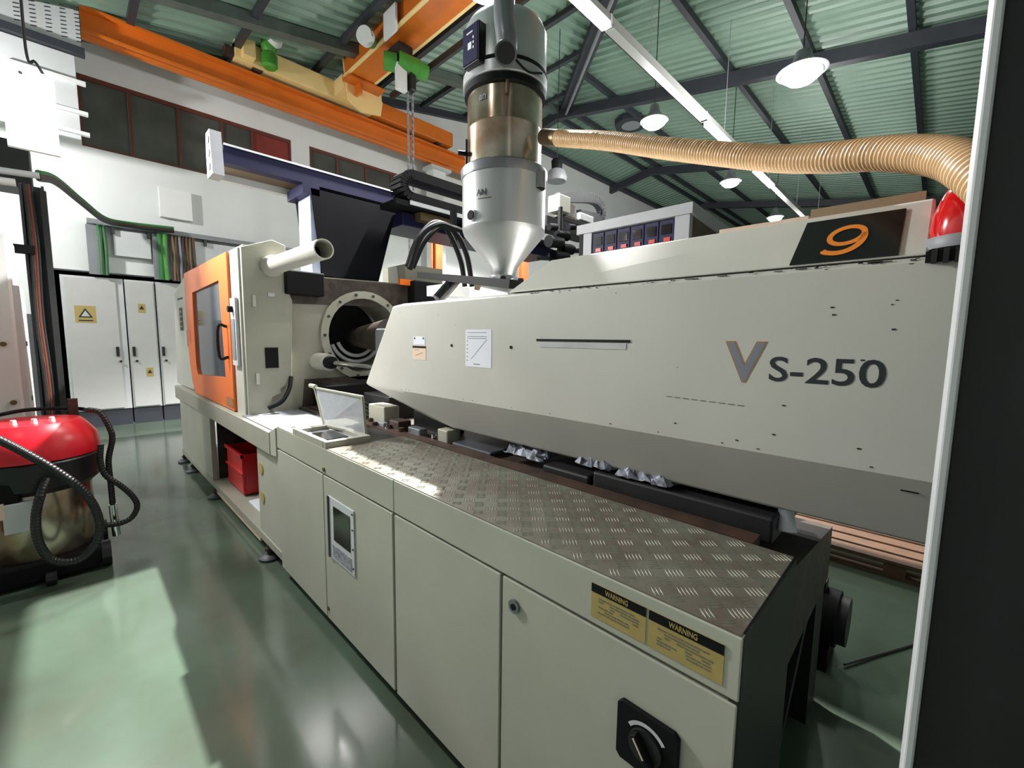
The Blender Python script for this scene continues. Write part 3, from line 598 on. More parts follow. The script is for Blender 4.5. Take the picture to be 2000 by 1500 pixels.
# injection enclosure
XE = 1.45
st = lambda y0, y1, y2, y3, z=(1.11,1.31,1.855): [(1.56,y0,z[0]),(XE,y1,z[1]),(XE,y2,z[2]),(1.50,y3,z[2]+.006),(2.30,y3,z[2]+.006),(2.35,y2,z[2]),(2.35,y1,z[1]),(2.24,y0,z[0])]
en = build(MB().loft([st(-.05,-.05,-.05,-.05), st(2.0,2.4,2.38,2.38), st(2.25,2.89,2.50,2.46,(1.14,1.312,1.845)), [(1.75,2.27,1.16),(1.62,2.95,1.33),(1.62,2.62,1.80),(1.64,2.58,1.81),(2.16,2.58,1.81),(2.18,2.62,1.80),(2.18,2.95,1.33),(2.05,2.27,1.16)]]), 'injection_enclosure', 'cream', ma, bevel=.012)
uc = build(MB().hexa([(XE+.003,.03,1.86),(2.34,.03,1.86),(2.34,1.52,1.862),(XE+.003,1.46,1.862)], [(1.55,.03,2.014),(2.25,.03,2.014),(2.25,1.35,2.005),(1.55,1.28,2.005)]), 'upper_cover', 'cream', ma, bevel=.006)
build(B(1.575, 1.615, .05, .30, 2.014, 2.042), 'cover_lip', 'lipbrown', uc); build(B(1.575, 1.61, .305, .56, 2.014, 2.026), 'cover_lip', 'peach', uc)
# everything printed or fixed on the enclosure face
x = XE
build(B(x-.003, x, .81, 1.27, 1.638, 1.648), 'vent_slot', 'black', en); build(B(x-.002, x, .825, 1.25, 1.612, 1.636), 'tape_strip', 'plastic_film', en)
for y in (1.885, 1.43): build(MB().cyl((x-.003,y,1.607),(x,y,1.607),.008,n=14), 'hole_plug', 'black', en)
pp = build(B(x-.0015, x, 1.565, 1.765, 1.50, 1.692), 'paper_sheet', 'paper', en, label='white paper sheet with a graph')
m = MB(); m.bar((x-.002,1.72,1.54),(x-.002,1.60,1.64),.002,.0006,(1,0,0)); 
for z in (1.675, 1.655, 1.645): m.box(x-.002, x-.0015, 1.6, 1.75, z, z+.003)
for k in range(6): m.box(x-.002, x-.0015, 1.745, 1.755, 1.53+.02*k, 1.535+.02*k)
m.box(x-.002, x-.0015, 1.65, 1.70, 1.512, 1.517); build(m, 'printed_lines', 'grey', pp)
wl = build(B(x-.0015, x, 2.13, 2.27, 1.515, 1.60), 'caution_label', 'peach', en, label='peach caution label with dark band'); build(B(x-.0015, x, 2.14, 2.26, 1.605, 1.655), 'caution_label', 'paper', en)
build(B(x-.002, x-.0015, 2.13, 2.27, 1.585, 1.598), 'label_band', 'black', wl); m = MB(); m.bar((x-.0018,2.24,1.54),(x-.0018,2.16,1.56),.003,.0006,(1,0,0)).box(x-.002,x-.0015,2.2,2.25,1.572,1.575); build(m, 'label_lines', 'inksoft', wl)
m = MB().prism([(2.235,1.638),(2.255,1.638),(2.245,1.655)], 'x', x-.002, x-.0015).prism([(2.145,1.638),(2.165,1.638),(2.155,1.655)], 'x', x-.002, x-.0015); build(m, 'label_marks', 'ink', en)
text('V', .165, 'letter_v_outline', 'gold', en, (x-.0006, .4665, 1.529), (0,-1,0), (0,0,1), .0004, .0065, 1.0)
text('V', .165, 'letter_v', 'letter_grey', en, (x-.0010, .4665, 1.529), (0,-1,0), (0,0,1), .0004, .003, 1.0)
text('S-250', .102, 'letters', 'ink', en, (x-.0008, .352, 1.533), (0,-1,0), (0,0,1), .0004, .001, 1.16)
for k in range(9):
    y = .66-.029*k; build(B(x-.0012, x, y-.019, y, 1.452-.0006*k, 1.4545-.0006*k), 'scratch', 'inksoft', en)
# specks of chipped paint
rnd = random.Random(11); m = MB()
for k in range(34):
    y = rnd.uniform(.0, 1.3); z = 1.8555-rnd.uniform(0,.004); w_ = rnd.uniform(.004,.022)*(1.4 if y < .6 else .8); m.box(x-.0012, x, y, y+w_, z-rnd.uniform(.0015,.004), z)
for k in range(14):
    y = rnd.uniform(.05, 2.4); z = 1.318+rnd.uniform(0,.004); m.box(x-.0012, x, y, y+rnd.uniform(.003,.008), z, z+.003)
for y, z in ((.62,1.36),(.30,1.46),(.13,1.60),(.32,1.37),(.12,1.365),(.42,1.335),(.20,1.72),(.205,1.74),(.075,1.68)):
    m.box(x-.0012, x, y, y+.008, z, z+.004)
for k in range(46):
    y = rnd.uniform(.02, 2.3); z = rnd.choice((rnd.uniform(1.33,1.84), rnd.uniform(1.84,1.857), rnd.uniform(1.84,1.857))); 
    if y < .5 and 1.5 < z < 1.7: continue
    a = rnd.uniform(.0015,.0045)*(1 if z < 1.84 else .9); b = a*rnd.uniform(.5,1) if z < 1.84 else a*.5
    m.box(x-.0012, x, y, y+a*rnd.uniform(1,3.5 if z > 1.84 else 1.4), z, z+b)
build(m, 'paint_chips', 'ink', en, kind='stuff')
# number plate "9" on the sloped face
def slope(y, t, off=0):   # t 0..1 up the sloping face
    a = Vector((XE+.003, y, 1.86)); b = Vector((1.55, y, 2.014)); nrm = Vector((-(b.z-a.z), 0, b.x-a.x)).normalized(); return a.lerp(b, t)+nrm*off
npl = build(MB().hexa([slope(.318,.03,.001), slope(.085,.03,.001), slope(.085,.03,.005), slope(.318,.03,.005)], [slope(.298,.86,.001), slope(.083,.86,.001), slope(.083,.86,.005), slope(.298,.86,.005)]), 'number_plate', 'blackgloss', uc, label='black plate with orange number nine')
sl = (slope(0,1)-slope(0,0)).normalized()
def stroke9():
    P = [(.052+.037*math.cos(a)+.006*math.sin(a), .066+.029*math.sin(a)) for a in [math.radians(10+10*i) for i in range(36)]]
    P2 = [(.090,.070),(.089,.050),(.080,.030),(.062,.014),(.038,.007),(.012,.012),(.004,.020)]
    P2 = [(q.x, q.y) for q in smooth_path([(a, b, 0) for a, b in P2], 5)]
    O = slope(.249,.12,.0062); X = Vector((0,-1,0)); N = X.cross(sl)*-1; mb = MB()
    for pts, closed in ((P, True), (P2, False)):
        n = len(pts); rng = n if closed else n-1; L = []
        for i in range(n):
            a = Vector(pts[(i-1) % n] if closed or i else pts[0]); b = Vector(pts[(i+1) % n] if closed or i < n-1 else pts[-1])
            d = (b-a).normalized(); w = .0065 if closed else (.0075 if 0 < i < n-1 else .006); nn = Vector((-d.y, d.x))*w; c = Vector(pts[i]); L.append((c+nn, c-nn))
        f = lambda p, h: O+X*p.x+sl*p.y+Vector((-sl.z,0,sl.x))*h
        for i in range(rng):
            (a, b), (c, d) = L[i], L[(i+1) % n]
            mb.hexa([f(a,0),f(b,0),f(d,0),f(c,0)], [f(a,.0008),f(b,.0008),f(d,.0008),f(c,.0008)])
    return build(mb, 'number_nine', 'letter_orange', npl)
stroke9()
build(MB().box(XE-.012, XE+.01, -.05, .035, 1.84, 1.865), 'hinge', 'black', uc)
for k in range(4): build(B(XE-.016, XE-.012, -.045+.02*k, -.035+.02*k, 1.835, 1.87), 'hinge_knuckle', 'dark', uc)
build(B(XE+.02, XE+.05, .0, .035, 1.27, 1.29), 'latch', 'black', en)
# ------------------------------------------------------------------ things on the machine
sc = 0
al = thing('signal_beacon', 'red dome warning beacon on the enclosure beside the dark column', 'beacon')
c = (1.50, -.03)
build(MB().lathe(c, [(.072,1.872),(.075,1.885),(.07,1.900),(.05,1.904)]), 'beacon_base', 'grey', al, smooth=True)
build(MB().lathe(c, [(.064,1.90),(.066,1.915),(.062,1.955),(.050,1.995),(.034,2.026),(.016,2.042),(.001,2.046)]), 'red_dome', 'redlamp', al, smooth=True)
# dryer hopper
hp = thing('hopper_dryer', 'tall silver and stainless hopper loader standing over the injection barrel', 'hopper')
c = (1.9, 1.95)
build(MB().lathe(c, [(.075,2.03),(.085,2.08),(.242,2.27),(.252,2.30)], 48), 'cone', 'silver', hp, smooth=True)
build(MB().lathe(c, [(.252,2.30),(.252,2.60)], 48), 'lower_drum', 'silver', hp, smooth=True)
build(MB().lathe(c, [(.257,2.585),(.262,2.60),(.262,2.635),(.25,2.645)], 48), 'clamp_band', 'silver_dark', hp, smooth=True)
build(MB().lathe(c, [(.222,2.63),(.222,2.86),(.2235,2.865),(.222,2.87),(.222,3.09)], 48), 'stainless_drum', 'stainless', hp, smooth=True)
build(MB().lathe(c, [(.225,3.04),(.24,3.05),(.24,3.085),(.228,3.09)], 48), 'rubber_band', 'black', hp, smooth=True)
build(MB().lathe(c, [(.24,3.09),(.248,3.095),(.248,3.15),(.24,3.155)], 48), 'clamp_band', 'silver', hp, smooth=True); build(MB().lathe(c, [(.242,3.15),(.25,3.155),(.25,3.17),(.242,3.175)], 48), 'gasket', 'black', hp, smooth=True)
build(MB().lathe(c, [(.242,3.17),(.24,3.40),(.22,3.44),(.12,3.50),(.001,3.51)], 48), 'loader_head', 'silver', hp, smooth=True)
m = MB(); tube(m, [Vector((1.7200, 1.7625, 3.1253)), Vector((1.7000, 1.7358, 3.2007)), Vector((1.7000, 1.7571, 3.3348)), Vector((1.7200, 1.7814, 3.5801))], .055, 16); build(m, 'suction_pipe', 'silver_dark', hp, smooth=True)
build(MB().cyl(Vector((1.6000, 1.6400, 3.0554)), Vector((1.7200, 1.7632, 3.1714)), .056), 'pipe_elbow', 'silver_dark', hp, smooth=True)
build(MB().cyl(Vector((1.5920, 1.6318, 3.0483)), Vector((1.6020, 1.6421, 3.0571)), .046), 'elbow_mouth', 'dark', hp)
cc = MB(); cc.box(1.62, 1.73, 1.87, 2.0, 3.13, 3.335); build(cc, 'control_box', 'blackgloss', hp, bevel=.008)
build(B(1.615, 1.62, 1.876, 1.994, 3.14, 3.325), 'control_face', 'navy', hp)
m = MB()
for z in (3.20, 3.225, 3.25): m.box(1.612, 1.615, 1.90, 1.91, z, z+.012)
m.box(1.612,1.615,1.92,1.95,3.205,3.24).box(1.612,1.615,1.91,1.96,3.285,3.292); build(m, 'control_keys', 'lightgrey', hp)
m = MB(); tube(m, [(1.70,1.8,3.18),(1.70,1.73,3.15),(1.82,1.70,3.09),(1.93,1.69,3.12)], .006, 6); build(m, 'loop_cable', 'black', hp, smooth=True)
# sight glass, levers, stubs, lettering placed round the drum
def ondrum(a, r, z): return Vector((c[0]+r*math.cos(a), c[1]+r*math.sin(a), z))
A0 = math.atan2(-1.95, -1.9)      # towards the viewer side
a = A0-.80; p = ondrum(a, .25, 2.345); d = Vector((math.cos(a), math.sin(a), 0))
build(MB().cyl(p, p+d*.014, .032, n=24), 'sight_glass_rim', 'chrome', hp, smooth=True); build(MB().cyl(p+d*.013, p+d*.018, .027, n=24), 'sight_glass', 'void', hp)
a = A0-1.25; p = ondrum(a, .235, 2.72); d = Vector((math.cos(a), math.sin(a), 0)); build(MB().cyl(p-Vector((0,0,.1)), p+Vector((0,0,.08)), .008), 'latch_rod', 'dark', hp); build(MB().cyl(p-d*.01, p+d*.05, .013), 'latch_knob', 'black', hp)
a = A0+.95; p = ondrum(a, .25, 2.56); build(MB().cyl(p-Vector((0,0,.05)), p+Vector((0,0,.04)), .036), 'air_outlet', 'silver_dark', hp, smooth=True); build(MB().cyl(p-Vector((0,0,.055)), p-Vector((0,0,.05)), .03), 'outlet_mouth', 'black', hp)
a = A0+.05; p = ondrum(a, .226, 3.03); build(MB().cyl(p-Vector((0,0,.05)), p+Vector((0,0,.05)), .010), 'toggle_latch', 'bronze', hp)
def wrap_text(s, a0, r, z, size, m, name, bold=0):
    o = text(s, size, name, m, hp, (0,0,0), (1,0,0), (0,1,0), .0006, bold)
    for v in o.data.vertices:
        th = a0+v.co.x/r; rr = r+v.co.z+.0012; v.co = (c[0]+rr*math.cos(th), c[1]+rr*math.sin(th), z+v.co.y)
    return o
wrap_text('AN', A0-.64, .2565, 2.445, .045, 'ink', 'drum_lettering', .001); wrap_text('an', A0-.70, .2255, 2.965, .055, 'letter_grey', 'drum_lettering', .001)
m = MB()
for k in range(10): a = A0-.62+.035*k; q = ondrum(a, .2535, 2.428); q2 = ondrum(a+.03, .2535, 2.428); m.bar(q, q2, .001, .006)
build(m, 'drum_small_print', 'inksoft', hp)
m = MB(); m.cyl((1.9,1.95,1.98),(1.9,1.95,2.03),.10,.085); build(m, 'throat_flange', 'silver', hp, smooth=True)
for k in range(5): a = A0-1.2+k*.6; p = ondrum(a, .10, 2.0); build(MB().cyl(p, p+Vector((math.cos(a),math.sin(a),0))*.03, .018, n=12), 'throat_bolt', 'chrome' if k % 2 else 'dark', hp, smooth=True)
build(MB().hexa([(1.80,1.8,1.868),(2.0,1.8,1.868),(2.0,2.1,1.868),(1.80,2.1,1.868)],[(1.82,1.84,1.985),(1.98,1.84,1.985),(1.98,2.06,1.985),(1.82,2.06,1.985)]), 'throat_block', 'lightgrey', hp)
# ribbed hose
hs = thing('ribbed_hose', 'beige ribbed suction hose from the hopper to the dark column', 'hose')
HP = [Vector((1.9300, 1.6665, 2.7756)), Vector((1.9000, 1.5389, 2.7221)), Vector((1.8500, 1.2150, 2.5971)), Vector((1.7800, 0.8682, 2.4416)), Vector((1.7200, 0.6010, 2.3256)), Vector((1.6600, 0.4185, 2.2445)), Vector((1.5800, 0.2658, 2.1827)), Vector((1.5000, 0.1428, 2.1359)), Vector((1.4200, 0.0603, 2.0867)), Vector((1.3400, 0.0074, 2.0377)), Vector((1.2700, -0.0276, 1.9848)), Vector((1.2200, -0.0591, 1.9306))]
m = MB(); tube(m, HP[1:], .0405, 20, 14, .0022, .0135); build(m, 'ribbed_tube', 'hose', hs, smooth=True)
m = MB(); tube(m, HP[:2], .042, 20, 4); build(m, 'hose_cuff', 'bronze', hs, smooth=True)
# black bracket, blower pipe below hopper
br = thing('barrel_feed_guide', 'black inclined feed tube and bar under the hopper cone', 'bracket')
build(MB().bar(Vector((2.0500, 3.0544, 2.1562)), Vector((1.7500, 1.6926, 1.9470)), .09, .05), 'bar', 'black', br); build(MB().cyl(Vector((1.9500, 2.4877, 2.0677)), Vector((1.8200, 2.5245, 1.9159)), .042), 'feed_tube', 'blackgloss', br, smooth=True)
build(B(2.02, 2.3, 2.75, 2.95, 1.98, 2.06), 'grey_block', 'lightgrey', br)
build(MB().bar(Vector((2.2000, 2.5540, 2.0423)), Vector((2.0000, 1.8799, 1.9417)), .03, .05), 'strut', 'bronze', br)
# ------------------------------------------------------------------ robot on the platen
rbt = thing('take_out_robot', 'dark blue linear take-out robot on a black post above the platen', 'robot')
build(MB().hexa([(1.70,4.2,2.225),(2.28,4.2,2.225),(2.28,4.6,2.225),(1.70,4.6,2.225)],[(1.62,4.2,3.0),(2.50,4.2,3.0),(2.50,4.6,3.0),(1.62,4.6,3.0)]), 'post', 'robot_dark', rbt)
build(B(1.615, 1.69, 4.21, 4.5, 2.225, 3.02), 'side_plate', 'bluegrey', rbt); build(B(.95, 4.9, 4.2, 4.3, 3.03, 3.17), 'beam', 'navy', rbt); build(B(.95, 4.9, 4.3, 4.75, 3.10, 3.17), 'beam_top', 'robot_dark', rbt); build(B(.96, 4.9, 4.68, 4.75, 3.03, 3.10), 'beam_flange', 'lightgrey', rbt)
build(B(.97, 1.7, 4.31, 4.67, 3.085, 3.10), 'belly_plate', 'bronze', rbt); build(B(.95, 4.9, 4.195, 4.2, 3.165, 3.18), 'guide_strip', 'lightgrey', rbt)
build(MB().prism([(4.12,2.90),(4.3,2.90),(4.3,3.1),(4.28,3.24),(4.16,3.24)], 'x', .85, .93), 'end_plate', 'grey', rbt); 
m = MB()
for z in (2.97, 3.07, 3.17): m.cyl((.845,4.2,z),(.85,4.2,z),.028,n=12)
build(m, 'end_plate_holes', 'navy', rbt)
build(B(1.55, 1.70, 4.2, 4.6, 2.94, 3.03), 'gusset', 'navy', rbt)
def chain(pts, wd, th, name, m_, par, up=(0,1,0)):
    path = smooth_path(pts, 6); mb = MB(); L = 0; seg = []
    for a, b in zip(path, path[1:]): mb.bar(a, b, wd, th, (0,0,1) if abs((b-a).normalized().z) < .9 else (0,1,0))
    return build(mb, name, m_, par)
def echain(x0, x1, z0, z1, y0, y1, xt, name='cable_chain'):   # U shaped drag chain along X
    r = (z1-z0)/2; out = []; n = 0
    P = [(x1, z1)]+[(xt+ (x1-xt)*(1-i/12), z1) for i in range(13)]+[(xt-r*math.sin(math.pi*i/10), z0+r+r*math.cos(math.pi*i/10)) for i in range(1,10)]+[(xt+(x0-xt)*i/10, z0) for i in range(11)]
    t = .09; mb = MB()
    for (ax, az), (bx, bz) in zip(P, P[1:]):
        if abs(ax-bx)+abs(az-bz) < 1e-4: continue
        dx, dz = bx-ax, bz-az; l = math.hypot(dx, dz); nx, nz = -dz/l*t/2, dx/l*t/2
        mb.hexa([(ax-nx,y0,az-nz),(bx-nx,y0,bz-nz),(bx-nx,y1,bz-nz),(ax-nx,y1,az-nz)],[(ax+nx,y0,az+nz),(bx+nx,y0,bz+nz),(bx+nx,y1,bz+nz),(ax+nx,y1,az+nz)])
    return build(mb, name, 'black', rbt)
echain(3.6, 3.6, 3.05, 3.27, 3.86, 4.06, 2.5)
build(B(2.3, 4.9, 3.86, 4.18, 2.95, 3.0), 'chain_trough', 'black', rbt); build(B(2.45, 4.6, 3.85, 3.86, 2.97, 3.01), 'trough_lip', 'lightgrey', rbt)
build(B(2.45, 4.9, 4.0, 4.5, 2.80, 2.93), 'carriage', 'navy', rbt, bevel=.01); build(B(2.6, 3.0, 3.9, 4.3, 2.86, 2.94), 'motor_plate', 'bronze', rbt)
build(B(2.75, 2.8, 3.55, 3.6, 2.6, 2.95), 'hanger', 'black', rbt); build(B(3.0, 3.04, 3.5, 3.54, 2.62, 2.95), 'hanger', 'black', rbt)
for k, P in enumerate(([Vector((2.1274, 3.4000, 2.2768)), Vector((2.2308, 3.4000, 2.5147)), Vector((2.4266, 3.4000, 2.7087)), Vector((2.6655, 3.4000, 2.6596)), Vector((2.8065, 3.4000, 2.4625)), Vector((2.8742, 3.4000, 2.1687))], [Vector((2.2440, 3.5000, 2.2930)), Vector((2.3807, 3.5000, 2.5544)), Vector((2.5695, 3.5000, 2.7205)), Vector((2.6803, 3.5000, 2.6535)), Vector((2.8090, 3.5000, 2.4246)), Vector((2.8627, 3.5000, 2.1751))], [Vector((2.0849, 3.3000, 2.2391)), Vector((2.2024, 3.3000, 2.5303)), Vector((2.3888, 3.3000, 2.6705)), Vector((2.5571, 3.3000, 2.6706)), Vector((2.6793, 3.3000, 2.6604)), Vector((2.8730, 3.3000, 2.6467))])):
    m = MB(); tube(m, P, .026, 8); build(m, 'cable_loop', 'black', rbt, smooth=True)
# right part of the robot beyond the hopper
m = MB(); P = [(4.9,3.62),(5.3,3.72),(5.7,3.80),(5.9,3.78),(6.0,3.68),(5.95,3.56),(5.7,3.52),(5.4,3.50)]; PP = smooth_path([(a,3.95,b) for a,b in P], 4)
for a, b in zip(PP, PP[1:]): m.bar(a, b, .14, .09, (0,1,0) if abs((b-a).normalized().y) < .9 else (0,0,1))
build(m, 'cable_chain', 'steelgrey', rbt)
build(B(4.9, 6.1, 3.85, 4.1, 3.30, 3.38), 'side_arm', 'black', rbt, bevel=.01); build(B(4.75, 5.0, 3.8, 4.0, 3.4, 3.62), 'valve_manifold', 'cream_grey', rbt, bevel=.01); build(B(5.02, 5.25, 3.9, 4.1, 3.4, 3.6), 'valve_manifold', 'brown', rbt, bevel=.01)
build(B(5.3, 5.65, 3.85, 4.05, 3.40, 3.5), 'terminal_block', 'lightgrey', rbt, bevel=.01)
build(B(4.5, 5.6, 3.8, 4.1, 3.15, 3.28), 'side_arm', 'black', rbt)
gp = [(4.45,3.5,2.95,.1),(4.3,3.5,2.85,.12),(4.55,3.5,2.8,.11),(4.75,3.5,2.82,.07),(4.4,3.5,2.68,.13),(4.25,3.5,3.02,.07),(4.5,3.4,3.05,.06)]
for k, (a, b, z, r) in enumerate(gp): build(MB().cyl((a-r,b,z),(a+r,b,z+.02),r*.6), 'gripper_joint', 'black' if k % 2 else 'robot_dark', rbt, smooth=True)
build(MB().cyl((4.4,3.5,2.6),(4.4,3.5,3.3),.03), 'gripper_rod', 'black', rbt)
build(MB().bar((4.0,3.5,2.62),(4.9,3.5,2.72),.05,.04), 'gripper_bar', 'black', rbt)
for x0, y0, z1, lb in ((4.0,5.5,3.3,'orange steel post seen under the robot cables, left of the hopper cone'),(5.95,5.5,3.2,'orange steel post right of the hopper cone')):
    o = build(MB().box(x0-.06,x0+.06,y0,y0+.02,0,z1).box(x0-.01,x0+.01,y0+.02,y0+.12,0,z1).box(x0-.06,x0+.06,y0+.12,y0+.14,0,z1), 'steel_post', 'post_orange'); solo(o, lb, 'post')
# control cabinet with blue modules, right of hopper
ck = thing('temperature_controller', 'grey rack with six dark blue temperature controller modules', 'controller')
build(MB().box(2.94, 3.75, 1.22, 2.08, 1.2, 2.48), 'case', 'brown', ck); build(MB().prism([(2.88,2.55),(3.72,2.51),(3.82,2.45),(3.82,2.41),(2.88,2.48)], 'y', 1.20, 2.12), 'case_top', 'grey', ck)
build(B(2.89, 2.94, 1.22, 1.32, 1.2, 2.48), 'side_frame', 'grey', ck); build(B(2.89, 2.94, 1.985, 2.06, 1.2, 2.48), 'side_frame', 'grey', ck); build(B(2.89, 2.94, 2.06, 2.10, 1.2, 2.48), 'side_edge', 'black', ck)
for k in range(6):
    y = 1.325+k*.11; mo = build(B(2.90, 2.94, y+.003, y+.107, 2.05, 2.47), 'controller_module', 'navy', ck, bevel=.003)
    build(B(2.895, 2.90, y+.02, y+.09, 2.375, 2.44), 'display', 'screen', mo); build(B(2.893, 2.90, y+.025, y+.07, 2.325, 2.352), 'red_button', 'redled', mo); build(B(2.893, 2.90, y+.085, y+.1, 2.15, 2.30), 'switch', 'grey', mo)
build(B(2.95, 3.7, 1.25, 2.05, 0, 1.2), 'stand', 'dark', ck)
# dark column at the right edge
dc = thing('steel_column', 'dark green-black steel column with a bright edge filling the right side', 'column')
build(B(.605, .78, -.40, -.020, 0, 6.6), 'column_body', 'dark', dc)
build(B(.600, .78, -.0195, -.0115, 0, 6.6), 'edge_strip', 'lightgrey', dc, bevel=.002)  # pale grey paints the lit side face of the dark column
# vacuum cleaner
vc = thing('vacuum_cleaner', 'industrial vacuum cleaner with red lid, steel tank and black hoses', 'vacuum cleaner')
c = (-.24, 4.35)
build(MB().lathe(c, [(.26,.14),(.28,.18),(.28,.60),(.27,.62)], 40), 'tank', 'stainless', vc, smooth=True)
build(MB().lathe(c, [(.285,.60),(.325,.64),(.335,.80),(.32,.82)], 40), 'motor_ring', 'rubber', vc, smooth=True)
build(MB().lathe(c, [(.335,.82),(.34,.86),(.325,.95),(.27,1.03),(.25,1.05),(.16,1.055),(.001,1.05)], 40), 'lid', 'vacred', vc, smooth=True)
for k, (dx, dy) in enumerate(((-.06,-.16),(.03,-.17),(.11,-.14))): build(MB().cyl((c[0]+dx,c[1]+dy,1.05),(c[0]+dx,c[1]+dy,1.085),.018,.013,n=12), 'rocker_switch', 'white', vc, smooth=True)
build(MB().prism([(-.5,.02),(.02,.02),(.07,.08),(.07,.16),(-.5,.16)], 'y', 4.05, 4.65), 'chassis', 'black', vc, bevel=.02)
build(MB().cyl((.05,4.12,.09),(.10,4.12,.09),.088), 'rear_wheel', 'rubber', vc, smooth=True); build(MB().cyl((.05,4.6,.09),(.10,4.6,.09),.088), 'rear_wheel', 'rubber', vc, smooth=True)
build(MB().cyl((-.22,4.02,.045),(-.17,4.02,.045),.043), 'castor', 'rubber', vc, smooth=True)
build(B(-.54, -.44, 4.02, 4.06, .35, .62), 'sticker', 'red', vc); build(B(-.40, -.30, 4.035, 4.05, .56, .70), 'front_bracket', 'black', vc)
lb = build(MB().hexa([(-.37,4.0,.40),(-.27,4.0,.40),(-.27,4.05,.40),(-.37,4.05,.40)],[(-.37,4.0,.58),(-.24,4.0,.58),(-.24,4.05,.58),(-.37,4.05,.58)]), 'inlet_plate', 'lightgrey', vc)
build(B(-.42, -.36, 3.99, 4.0, .50, .60), 'info_label', 'peach', vc)
m = MB(); tube(m, [Vector((-0.4078, 4.6000, 1.0727)), Vector((-0.2431, 4.6500, 1.0916)), Vector((-0.0087, 4.6500, 1.0741)), Vector((0.0674, 4.6000, 1.0522))], .014, 8); build(m, 'push_handle', 'blackgloss', vc, smooth=True)
build(B(-.055, .0, 4.55, 4.6, 1.02, 1.16), 'handle_bracket', 'rust', vc)
H = [([Vector((-0.3778, 3.9500, 1.0402)), Vector((-0.2635, 3.9200, 0.9327)), Vector((-0.1234, 3.9000, 0.7793)), Vector((-0.0078, 3.9000, 0.6098)), Vector((0.0461, 3.9000, 0.4265)), Vector((0.0314, 3.9000, 0.2706)), Vector((-0.0598, 3.9000, 0.1713)), Vector((-0.1731, 3.9000, 0.2031)), Vector((-0.2275, 3.9000, 0.3412)), Vector((-0.2302, 3.9200, 0.5021)), Vector((-0.2005, 3.9500, 0.6351)), Vector((-0.1709, 4.0200, 0.7111))], .024),
     ([Vector((0.0480, 4.3000, 1.1037)), Vector((0.1061, 4.2500, 1.0812)), Vector((0.1505, 4.2000, 0.9630)), Vector((0.1562, 4.2000, 0.8793)), Vector((0.1282, 4.2000, 0.7328)), Vector((0.1300, 4.2000, 0.5414)), Vector((0.1300, 4.2000, 0.4063))], .018),
     ([Vector((0.0935, 4.1000, 0.8778)), Vector((0.0838, 4.1000, 0.7626)), Vector((0.1032, 4.1000, 0.6553)), Vector((0.1753, 4.1000, 0.5636)), Vector((0.2336, 4.1000, 0.4725)), Vector((0.2570, 4.1000, 0.3885)), Vector((0.2241, 4.1000, 0.3121)), Vector((0.1585, 4.1000, 0.2854)), Vector((0.0782, 4.1000, 0.2949))], .018)]
for P, r in H:
    m = MB(); tube(m, P, r, 12, 8, .0012, .02); build(m, 'hose', 'rubber', vc, smooth=True)
build(MB().cyl(Vector((0.1300, 4.2000, 0.4063)), Vector((0.1377, 4.2000, 0.1693)), .024), 'wand', 'chrome', vc, smooth=True)
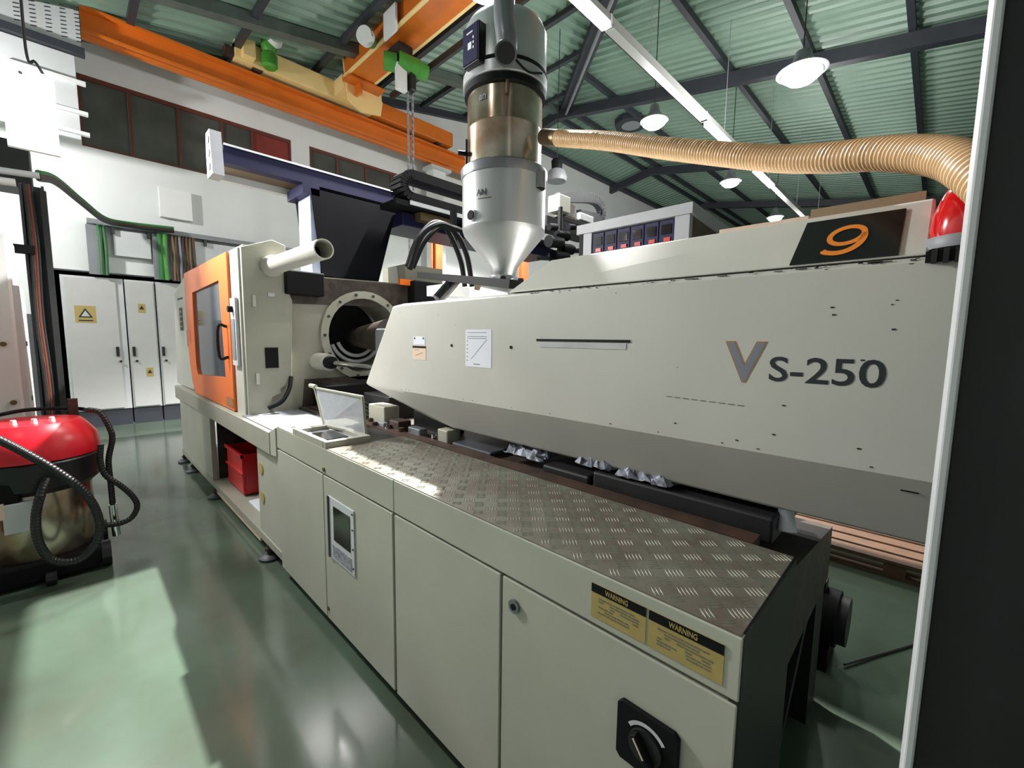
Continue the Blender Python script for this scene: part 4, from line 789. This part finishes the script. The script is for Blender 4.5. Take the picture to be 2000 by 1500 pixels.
# red crate, rags, pallet, reel etc.
rcx = thing('red_crate', 'red plastic crate on the shelf under the clamp unit', 'crate')
m = MB().box(1.03,1.05,4.50,5.05,.20,.54).box(1.05,1.5,4.48,4.50,.20,.54).box(1.05,1.5,5.05,5.07,.20,.54).box(1.5,1.52,4.50,5.05,.20,.54).box(1.03,1.52,4.48,5.07,.17,.20); build(m, 'crate_body', 'red', rcx)
build(MB().box(1.015,1.535,4.465,4.485,.52,.55).box(1.015,1.03,4.465,5.08,.52,.55).box(1.015,1.03,4.47,5.07,.36,.375), 'crate_rim', 'red', rcx)
pp2 = build(B(1.02, 1.3, 3.8, 4.3, .152, .17), 'paper_bag', 'paper', bevel=.004); solo(pp2, 'flat white paper on the shelf in front of the red crate', 'paper')
def rag(name, x0, x1, y0, y1, z, label, seed, m='rag'):
    r = random.Random(seed); n = 12; vs = []; fs = []
    for i in range(n):
        for j in range(n):
            vs.append((x0+(x1-x0)*i/(n-1)+r.uniform(-.008,.008), y0+(y1-y0)*j/(n-1)+r.uniform(-.012,.012), z+r.uniform(0,.045)*(1 if 0 < i < n-1 and 0 < j < n-1 else .2)))
    for i in range(n-1):
        for j in range(n-1): fs.append((i*n+j,(i+1)*n+j,(i+1)*n+j+1,i*n+j+1))
    o = build(MB().add(vs, fs), name, m); o.modifiers.new('s','SOLIDIFY').thickness = .003; return solo(o, label, 'cloth', 'crumpled cloths under the enclosure')
rag('crumpled_cloth', 1.52, 1.66, .66, .9, 1.098, 'crumpled silvery cloth nearest the camera under the enclosure edge', 1)
rag('crumpled_cloth', 1.53, 1.70, .92, 1.1, 1.10, 'grey and white crumpled cloth in the middle of the three under the enclosure', 2)
rag('crumpled_cloth', 1.52, 1.68, 1.3, 1.55, 1.065, 'brownish striped crumpled cloth farthest along under the enclosure', 3, 'rag')
wc = build(MB().cyl((1.60,.30,1.03),(1.62,.31,1.10),.03,.022), 'white_cup', 'paper', smooth=True); solo(wc, 'small white cup at the near end of the bed under the enclosure', 'cup')
for k, (a, b, lb) in enumerate(((.9,.04,'left of the two'),(1.0,.0,'right of the two'))):
    pass
pl_ = thing('wooden_pallet', 'wooden pallet on the floor seen through the gap at the right', 'pallet')
for k in range(3): build(B(3.95+.3*k, 4.07+.3*k, -.5, .9, 0, .02), 'bottom_board', 'wood', pl_)
for a in (-.45, .02, .75):
    for b in (3.95, 4.25, 4.55): build(B(b, b+.12, a, a+.12, .02, .11), 'pallet_block', 'wood', pl_)
for k in range(5): build(B(3.93+.17*k, 4.06+.17*k, -.5, .9, .11, .13), 'top_board', 'wood', pl_)
cm = thing('pump_motor', 'black round motor on the floor behind the machine end', 'motor')
build(MB().cyl((2.66,.24,.24),(2.66,.56,.24),.14), 'motor_body', 'black', cm, smooth=True); build(MB().cyl((2.66,.20,.24),(2.66,.24,.24),.12), 'fan_cover', 'dark', cm, smooth=True); build(B(2.54,2.78,.26,.54,0,.12), 'motor_foot', 'black', cm)
build(B(2.62,2.70,.3,.4,.37,.43), 'terminal_box', 'dark', cm)
m = MB(); tube(m, [(2.66,.2,.012),(3.0,.02,.007),(3.4,-.2,.007),(4.6,-.9,.007)], .006, 8); o = build(m, 'floor_cable', 'dark', smooth=True); solo(o, 'thin dark cable lying on the green floor beyond the machine', 'cable')
